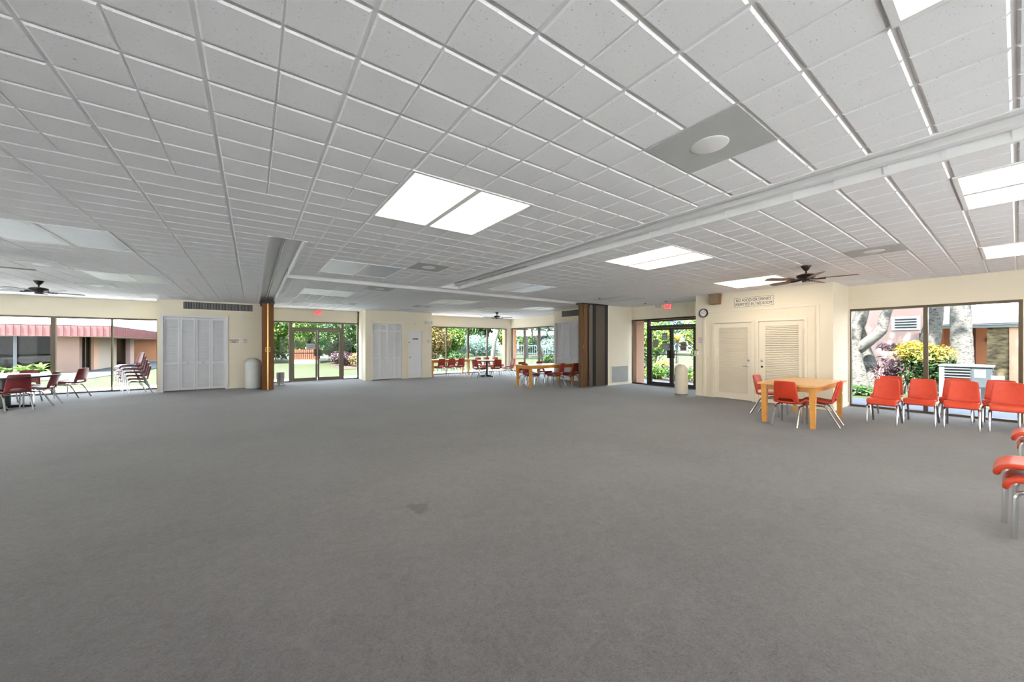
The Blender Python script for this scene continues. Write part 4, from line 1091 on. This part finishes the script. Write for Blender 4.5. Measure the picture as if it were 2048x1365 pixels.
b = MB(); leaf_cloud(b, (0, -.25, 1.34), (.5, .8, .36), 1500, .07, rnd, .2, 9, 2.8); plant_build(b, 'yellow_leaves', LEAF_Y, r)
b = MB(); leaf_cloud(b, (0, -.25, .85), (.6, .85, .6), 1500, .075, rnd, .2, 8, 2.8); plant_build(b, 'green_leaves', LEAF_D, r)
b = MB(); leaf_cloud(b, (0, .5, .75), (.4, .5, .55), 260, .12, rnd, .2, 6, 4); leaf_cloud(b, (0, .55, 1.5), (.25, .3, .15), 120, .13, rnd, .2, 4, 5); plant_build(b, 'purple_leaves', LEAF_P, r)
s = MB()
for k in range(8): s.tube([(rnd.uniform(-.15, .15), rnd.uniform(-.4, .4), 0), (rnd.uniform(-.3, .3), rnd.uniform(-.8, .8), 1.2)], [.02, .01], 5)
s.build('stems', BARK, r)
# air conditioner
r = empty('air_conditioner', (15.2, .74, GZ)); tag(r, 'grey slatted outdoor air conditioner behind the orange chairs', 'air conditioner')
zt_ = .88-GZ
b = MB(); b.box(0, .75, -.5, .5, 0, zt_-.05); b.build('cabinet', ACMID, r)
b = MB(); b.box(-.03, .78, -.53, .53, zt_-.05, zt_); b.build('top_cover', ACGREY, r, bevel=.015)
B(-.02, .02, .4, .51, .0, zt_-.05).build('corner_post', ACGREY, r)
B(-.006, 0, -.1, .4, .12, zt_-.08).build('fin_cavity', ACDARK, r)
b = MB()
for k in range(11): b.box(-.025, -.006, -.1, .4, .15+k*.075, .175+k*.075)
b.build('slats', ACGREY, r)
B(-.012, 0, -.49, -.12, .45, zt_-.08).build('service_panel', ACMID, r)
B(-.016, -.012, -.38, -.17, .7, .9).build('yellow_label', YELLOWL, r)
B(-.012, 0, -.28, -.12, .05, .4).build('white_panel', ACGREY, r); B(-.012, 0, -.45, -.3, .05, .42).build('dark_recess', ACDARK, r)
b = MB()
for k in range(6): b.box(.05, .7, -.52, -.5, .5+k*.07, .53+k*.07)
b.build('side_slats', ACDARK, r)
struct(B(15.0, 16.2, .1, 1.4, GZ-.02, GZ+.02).build('concrete_pad', CONC), 'concrete pad under the air conditioner', 'pad')
bpy.data.objects['air_conditioner'].location.z = GZ+.02; bpy.data.objects['air_conditioner'].location.y = .8; bpy.data.objects['air_conditioner'].scale.y = .87
r = empty('power_box', (14.95, .28, GZ)); tag(r, 'small grey power box on a post beside the air conditioner', 'power box')
B(-.025, .025, -.025, .025, 0, .75).build('post', ACMID, r); B(-.07, -.025, -.12, .12, .3, .42).build('lower_box', ACMID, r); B(-.07, -.025, -.1, .1, .55, .8).build('upper_box', ACGREY, r)
for x, y, sd, lab in ((16.2, 3.1, 21, 'low green ground plants at the left of the right window'),):
    bush(x-.9, y-.2, .35, .6, .28, 500, .06, LEAF_D, lab, sd, name='ground_plant')

# --- behind the right glass doors
r = empty('porch_column', (12.05, 8.6, GZ)); tag(r, 'rose stucco porch column outside the right glass doors', 'column')
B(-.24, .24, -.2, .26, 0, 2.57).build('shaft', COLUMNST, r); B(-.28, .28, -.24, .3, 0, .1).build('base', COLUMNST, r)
for k in range(6):
    bush(14.55+.08*(k % 2), 10.6-1.15*k, .5, .75, .62, 1500, .055, LEAF_G if k % 2 else LEAF_D, ['leftmost low hedge plant beyond the right glass doors', 'second low hedge plant from the left beyond the right glass doors', 'third low hedge plant from the left beyond the right glass doors', 'fourth low hedge plant beyond the right glass doors', 'fifth low hedge plant beyond the right glass doors', 'rightmost low hedge plant beyond the right glass doors'][k], 30+k, 'hedge', 'low hedge along the walk', 'hedge')
struct(B(13.6, 17.5, 4.5, 12.5, GZ, GZ+.03).build('mulch_bed', MULCH), 'brown mulch bed under the low hedge', 'mulch bed')
frond_plant(20.4, 11.75, 30, 1.4, 2, LEAF_Y, 'slender palm with yellow green fronds beyond the right glass doors', 41, trunk=1.7, w=.05, lean=.1)
frond_plant(17.6, 10.9, 14, 1.1, 1, LEAF_Y, 'yellow bladed plant beyond the low hedge, left door leaf', 42, trunk=.5, w=.06, name='bladed_plant', cat='plant')
frond_plant(17.0, 9.3, 14, .9, 1, LEAF_B, 'orange tinged bladed plant beyond the low hedge', 43, trunk=.35, w=.05, name='bladed_plant', cat='plant')
bush(22.5, 14.8, 1.8, 1.8, 3.4, 5000, .1, LEAF_G, 'tall green bush behind the palm, left of the right glass doors', 44)
bush(24.0, 11.6, 1.9, 1.9, 3.8, 5000, .1, LEAF_G, 'tall green bush behind the palm, centre of the right glass doors', 45)
bush(22.0, 8.6, 1.6, 1.8, 3.4, 5000, .1, LEAF_Y, 'tall yellow green bush behind the palm, right door leaf', 46)
bush(18.6, 8.0, .7, .9, 1.1, 1200, .08, LEAF_D, 'rounded dark bush right of the slender palm', 47)
bush(19.0, 13.2, .8, .8, 1.5, 1000, .1, LEAF_D, 'dark bush left of the slender palm', 48)

r = empty('porch_column', (11.8, 16.75, GZ)); tag(r, 'terracotta column outside the far window corner', 'column')
B(-.28, .28, -.28, .28, 0, 2.57).build('shaft', ORANGEST, r); B(-.31, .31, -.31, .31, 0, .08).build('base', ORANGEST, r)
# --- behind the far corner windows
tree(24.8, 31.9, [(0, 0, 0), (.05, 0, 1.5), (.1, .1, 3), (.3, .2, 6)], [.27, .19, .17, .14], 'grey tree trunk on the lawn, second in the corner window', 51, crown=((0, 0, 8.2), (3.2, 3.2, 1.6), 1800, .28))
tree(27.5, 31.98, [(0, 0, 0), (-.5, .5, 1.6), (-1.0, .95, 3.2), (-1.3, 1.3, 6)], [.3, .22, .2, .16], 'leaning pale tree trunk on the right of the corner window', 52, crown=((-1.3, 1.3, 8.2), (3, 3, 1.6), 1800, .28))
tree(33.5, 46.0, [(0, 0, 0), (.05, .0, 2), (.1, .0, 4), (.1, .1, 7)], [.3, .24, .22, .2], 'distant tree trunk, leftmost in the corner window', 53, crown=((0, 0, 9.2), (3.5, 3.5, 1.8), 1800, .3))
tree(19.5, 30.6, [(0, 0, 0), (.15, -.1, 1.5), (.5, -.3, 3.2), (.7, -.4, 6)], [.25, .19, .17, .13], 'mottled leaning tree trunk behind the far round table', 54, crown=((.7, -.4, 8.2), (3, 3, 1.6), 1800, .28))
bush(18.8, 21.3, .75, .75, .85, 1200, .1, LEAF_D, 'dark green shrub below the corner window', 55)
for k in range(7):
    x = 25+k*4.6; y = 52-k*3.1
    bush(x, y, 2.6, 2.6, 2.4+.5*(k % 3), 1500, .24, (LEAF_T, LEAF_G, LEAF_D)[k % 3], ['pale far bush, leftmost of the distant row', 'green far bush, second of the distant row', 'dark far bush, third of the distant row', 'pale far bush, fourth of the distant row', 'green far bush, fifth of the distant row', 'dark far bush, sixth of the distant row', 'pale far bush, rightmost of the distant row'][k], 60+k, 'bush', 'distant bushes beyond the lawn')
r = empty('picket_fence', (33, 41, GZ)); tag(r, 'blue grey fence far across the lawn in the corner window', 'fence')
d = Vector((.83, -.56, 0)); 
fb = MB()
for k in range(-22, 23): p = d*(k*.32); fb.tube([(p.x, p.y, 0), (p.x, p.y, 1.5)], .035, 5)
fb.build('pickets', FENCEB, r)
fb = MB()
for z in (.25, 1.35): fb.tube([tuple(d*-7.1+Vector((0, 0, z))), tuple(d*7.1+Vector((0, 0, z)))], .04, 5)
fb.build('rails', FENCEB, r)
r = empty('far_house', (47, 50, GZ)); tag(r, 'pale far house with a peach roof beyond the fence', 'house'); r.rotation_euler = (0, 0, -.6)
B(-6, 6, -3, 3, 0, 2.3).build('wall', HOUSEW, r)
b = MB(); b.quad((-6.6, -3.6, 2.3), (6.6, -3.6, 2.3), (5, 0, 4), (-5, 0, 4)); b.quad((-6.6, 3.6, 2.3), (6.6, 3.6, 2.3), (5, 0, 4), (-5, 0, 4)); b.face([b.vert(v) for v in ((-6.6, -3.6, 2.3), (-6.6, 3.6, 2.3), (-5, 0, 4))]); b.face([b.vert(v) for v in ((6.6, -3.6, 2.3), (6.6, 3.6, 2.3), (5, 0, 4))]); b.build('roof', PEACHR, r)
for s in (-3.5, 0, 3.5): B(s-.6, s+.6, -3.03, -2.98, .9, 1.9).build('window', DGLASS, r)
# sea grape bushes left in the long table window
bush(12.3, 29.5, 2.0, 1.8, 4.2, 9000, .12, LEAF_B, 'tall browning bush at the left of the long table window', 71)
bush(15.2, 31.5, 1.6, 1.8, 4.0, 9000, .12, LEAF_G, 'tall green bush beside the browning bush', 72)
bush(13.2, 26.5, .8, .8, 1.1, 700, .13, LEAF_D, 'dark low bush before the browning bush', 73)
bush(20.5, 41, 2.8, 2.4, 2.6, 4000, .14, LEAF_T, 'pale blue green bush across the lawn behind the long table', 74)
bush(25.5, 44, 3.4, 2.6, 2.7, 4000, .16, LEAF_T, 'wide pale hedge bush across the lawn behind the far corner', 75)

# --- behind the far left glass doors
HB = [(1.6, 36.5, 2.2, 4.6, LEAF_G, 'leafy green tree mass at the left of the far glass doors'), (4.3, 36.0, 2.2, 4.6, LEAF_G, 'bright green bush mass behind the left door leaf'),
      (6.0, 32.0, 2.0, 4.4, LEAF_D, 'green bush mass behind the right door leaf'), (7.0, 28.0, 1.8, 4.2, LEAF_D, 'dark bush mass behind the right sidelight'), (-.6, 39, 2.2, 4.6, LEAF_D, 'dark tree mass behind the left folding partition')]
for k, (x, y, rr, hh, m, lab) in enumerate(HB): bush(x, y, rr, rr, hh, 15000, .115, m, lab, 80+k, 'bush', 'bushes beyond the far glass doors', base=.3)
for k, (x, y, lab) in enumerate(((5.5, 28.6, 'brown leafless undergrowth below the right door leaf'), (6.3, 26.3, 'brown undergrowth below the right sidelight'))): bush(x, y, 1.0, 1.0, 1.1, 1500, .1, LEAF_B if k else LEAF_P, lab, 90+k, 'undergrowth', name='undergrowth')
r = empty('slat_planter', (3.55, 34.0, GZ)); tag(r, 'orange slatted planter box on the lawn beyond the far glass doors', 'planter'); r.rotation_euler = (0, 0, -.3)
B(-1.0, 1.0, -.3, .3, 0, .35).build('base', CONC, r)
fb = MB()
for k in range(14): fb.box(-1.0+k*.15, -.9+k*.15, -.33, -.3, .3, 1.15)
fb.build('slats', FENCEO, r)
B(-1.0, 1.0, -.29, .28, .35, 1.1).build('box', FENCEO, r)
struct(B(4.6, 9, 24.5, 30.5, GZ, GZ+.03).build('mulch_bed', MULCH), 'brown leaf litter bed beyond the far glass doors', 'mulch bed')

for k, (x, y, rr, hh, m, lab) in enumerate(((2.2, 43, 3.4, 6, LEAF_D, 'tall dark backdrop bush, left behind the far glass doors'), (7.2, 40.5, 3.4, 6, LEAF_G, 'tall green backdrop bush, middle behind the far glass doors'), (10.5, 36, 3.2, 6, LEAF_D, 'tall dark backdrop bush, right behind the far glass doors'))):
    bush(x, y, rr, rr*.8, hh, 5000, .28, m, lab, 180+k, 'bush', 'bushes beyond the far glass doors', base=.2)
for k in range(9):
    x = 22+k*5.0; y = 64-k*4.2
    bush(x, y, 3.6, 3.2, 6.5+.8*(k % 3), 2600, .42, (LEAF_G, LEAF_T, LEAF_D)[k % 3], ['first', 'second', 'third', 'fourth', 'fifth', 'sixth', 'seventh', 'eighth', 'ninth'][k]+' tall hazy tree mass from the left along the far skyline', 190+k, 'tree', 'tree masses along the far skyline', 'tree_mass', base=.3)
# --- behind the left window: long low pink building
r = empty('pink_building', (-8.2, 30.9, GZ)); tag(r, 'long low building with pink ribbed fascia and dark glass', 'building'); inv = Matrix.Translation(-Vector(r.location))
def pb(mb, nm, m, par=None): 
    o = mb.build(nm, m, par or r); o.data.transform(inv); return o
zf = 1.9
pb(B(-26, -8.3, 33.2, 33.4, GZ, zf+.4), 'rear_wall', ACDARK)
pb(B(-8.9, -7.9, 30.6, 31.0, GZ, zf), 'corner_pier', PIER)
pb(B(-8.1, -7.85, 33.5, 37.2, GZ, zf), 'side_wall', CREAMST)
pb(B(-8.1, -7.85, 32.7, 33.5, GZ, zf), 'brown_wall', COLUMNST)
pb(B(-8.1, -7.75, 40.2, 41.3, GZ, zf), 'side_pier', PINK)
pb(B(-8.05, -8.0, 31.0, 32.7, GZ, zf), 'side_door_glass', DGLASS)
f = MB()
for y in (31.05, 31.8, 32.6): f.box(-8.06, -7.96, y-.04, y+.04, GZ, zf)
pb(f, 'side_door_frame', DBRONZE)
pb(B(-8.05, -8.0, 37.2, 40.2, GZ, zf), 'side_window_glass', DGLASS)
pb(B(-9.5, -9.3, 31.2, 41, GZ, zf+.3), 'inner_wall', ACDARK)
pb(B(-26, -8.9, 30.85, 30.9, GZ, zf), 'front_glass', DGLASS)
f = MB()
for x in (-10.2, -13.0, -16, -19, -22): f.box(x-.06, x+.06, 30.8, 30.86, GZ, zf)
pb(f, 'front_mullions', ACGREY)
# overhanging roof with fascia turning the corner
pb(B(-27, -6.5, 29.8, 46.2, zf+.55, zf+.62), 'roof', ROOFW)
pb(B(-27, -6.6, 29.9, 46.2, zf-.02, zf+.02), 'soffit', SOFFIT)
f = MB(); f.box(-27, -6.5, 29.8, 29.88, zf-.02, zf+.58); f.box(-6.58, -6.5, 29.88, 46.2, zf-.02, zf+.58)
fa = pb(f, 'fascia', PINKF)
f = MB(); k = -27.0
while k < -6.6: f.box(k, k+.03, 29.77, 29.8, zf, zf+.55); k += .24
k = 30.0
while k < 46: f.box(-6.5, -6.47, k, k+.03, zf, zf+.55); k += .24
pb(f, 'fascia_ribs', PINKF, fa)
struct(B(-24, -6.2, 26.2, 31, GZ, GZ+.02).build('path', ASPH), 'grey path along the pink building', 'path')
tb = MB(); v = [tb.vert(p) for p in ((-9, 24.5, GZ+.022), (-6.1, 24.2, GZ+.022), (-4.6, 38, GZ+.022), (-4.4, 52, GZ+.022), (-8.0, 52, GZ+.022), (-8.0, 26, GZ+.022))]; tb.face(v)
struct(tb.build('path', ASPH), 'grey path curving past the pink building corner', 'path')
for k in range(6):
    frond_plant(-11.3+k*.55, 28.2, 18, .75, .6, LEAF_G, ['leftmost bright green fern in the planter by the pink building', 'second bright green fern from the left in the planter', 'third bright green fern from the left in the planter', 'fourth bright green fern from the left in the planter', 'fifth bright green fern from the left in the planter', 'rightmost bright green fern in the planter by the pink building'][k], 100+k, trunk=.22, w=.06, group='ferns in the planter', name='fern', cat='fern')
struct(B(-12.5, -8.1, 27.7, 28.7, GZ, GZ+.2).build('kerb', CONC), 'low concrete kerb of the fern planter', 'kerb')
r = empty('brown_building', (-8, 48, GZ)); tag(r, 'brown walled building far right in the left window', 'building')
B(-2.6, 6, 0, .3, 0, 2.4).build('wall', ORANGEST, r); B(-3.6, -2.6, -1, .3, 0, 2.4).build('pink_bay', PINK, r); B(-3.4, -2.9, -1.04, -1.0, 1.0, 2.0).build('window', DGLASS, r)
B(-3.8, 6.2, -1.2, .6, 2.4, 2.6).build('roof', ROOFW, r)

# ------------------------------------------------------------------ light, world, camera
w = bpy.data.worlds.new('sky'); SC.world = w; w.use_nodes = True; nt = w.node_tree; nt.nodes.clear()
wo = nt.nodes.new('ShaderNodeOutputWorld'); bg = nt.nodes.new('ShaderNodeBackground')
tc = nt.nodes.new('ShaderNodeTexCoord'); sp = nt.nodes.new('ShaderNodeSeparateXYZ'); cr = nt.nodes.new('ShaderNodeValToRGB')
nt.links.new(tc.outputs['Generated'], sp.inputs[0]); nt.links.new(sp.outputs['Z'], cr.inputs[0])
cr.color_ramp.elements[0].position = .0; cr.color_ramp.elements[0].color = (1, 1, 1, 1)
cr.color_ramp.elements[1].position = .7; cr.color_ramp.elements[1].color = (.62, .8, 1, 1)
nt.links.new(cr.outputs[0], bg.inputs[0]); bg.inputs[1].default_value = 6.5; nt.links.new(bg.outputs[0], wo.inputs[0])
sl = bpy.data.lights.new('sun', 'SUN'); sl.energy = 44; sl.angle = math.radians(1.5); sl.color = (1, .96, .9)
so = bpy.data.objects.new('sun', sl); COL.objects.link(so)
so.rotation_euler = Vector((.47, .12, -.86)).to_track_quat('-Z', 'Y').to_euler(); so.location = (-20, -5, 30)

cam = bpy.data.cameras.new('camera'); cam.sensor_width = 36; cam.lens = 724/2048*36; cam.shift_y = 6.5/2048; cam.clip_end = 300; cam.clip_start = .05
co = bpy.data.objects.new('camera', cam); COL.objects.link(co); co.location = (0, 0, 1.45); co.rotation_euler = (PI/2, 0, -.6215)
SC.camera = co
vs = SC.view_settings; vs.view_transform = 'Standard'; vs.look = 'None'; vs.gamma = 1; vs.exposure = .74; vs.use_curve_mapping = False
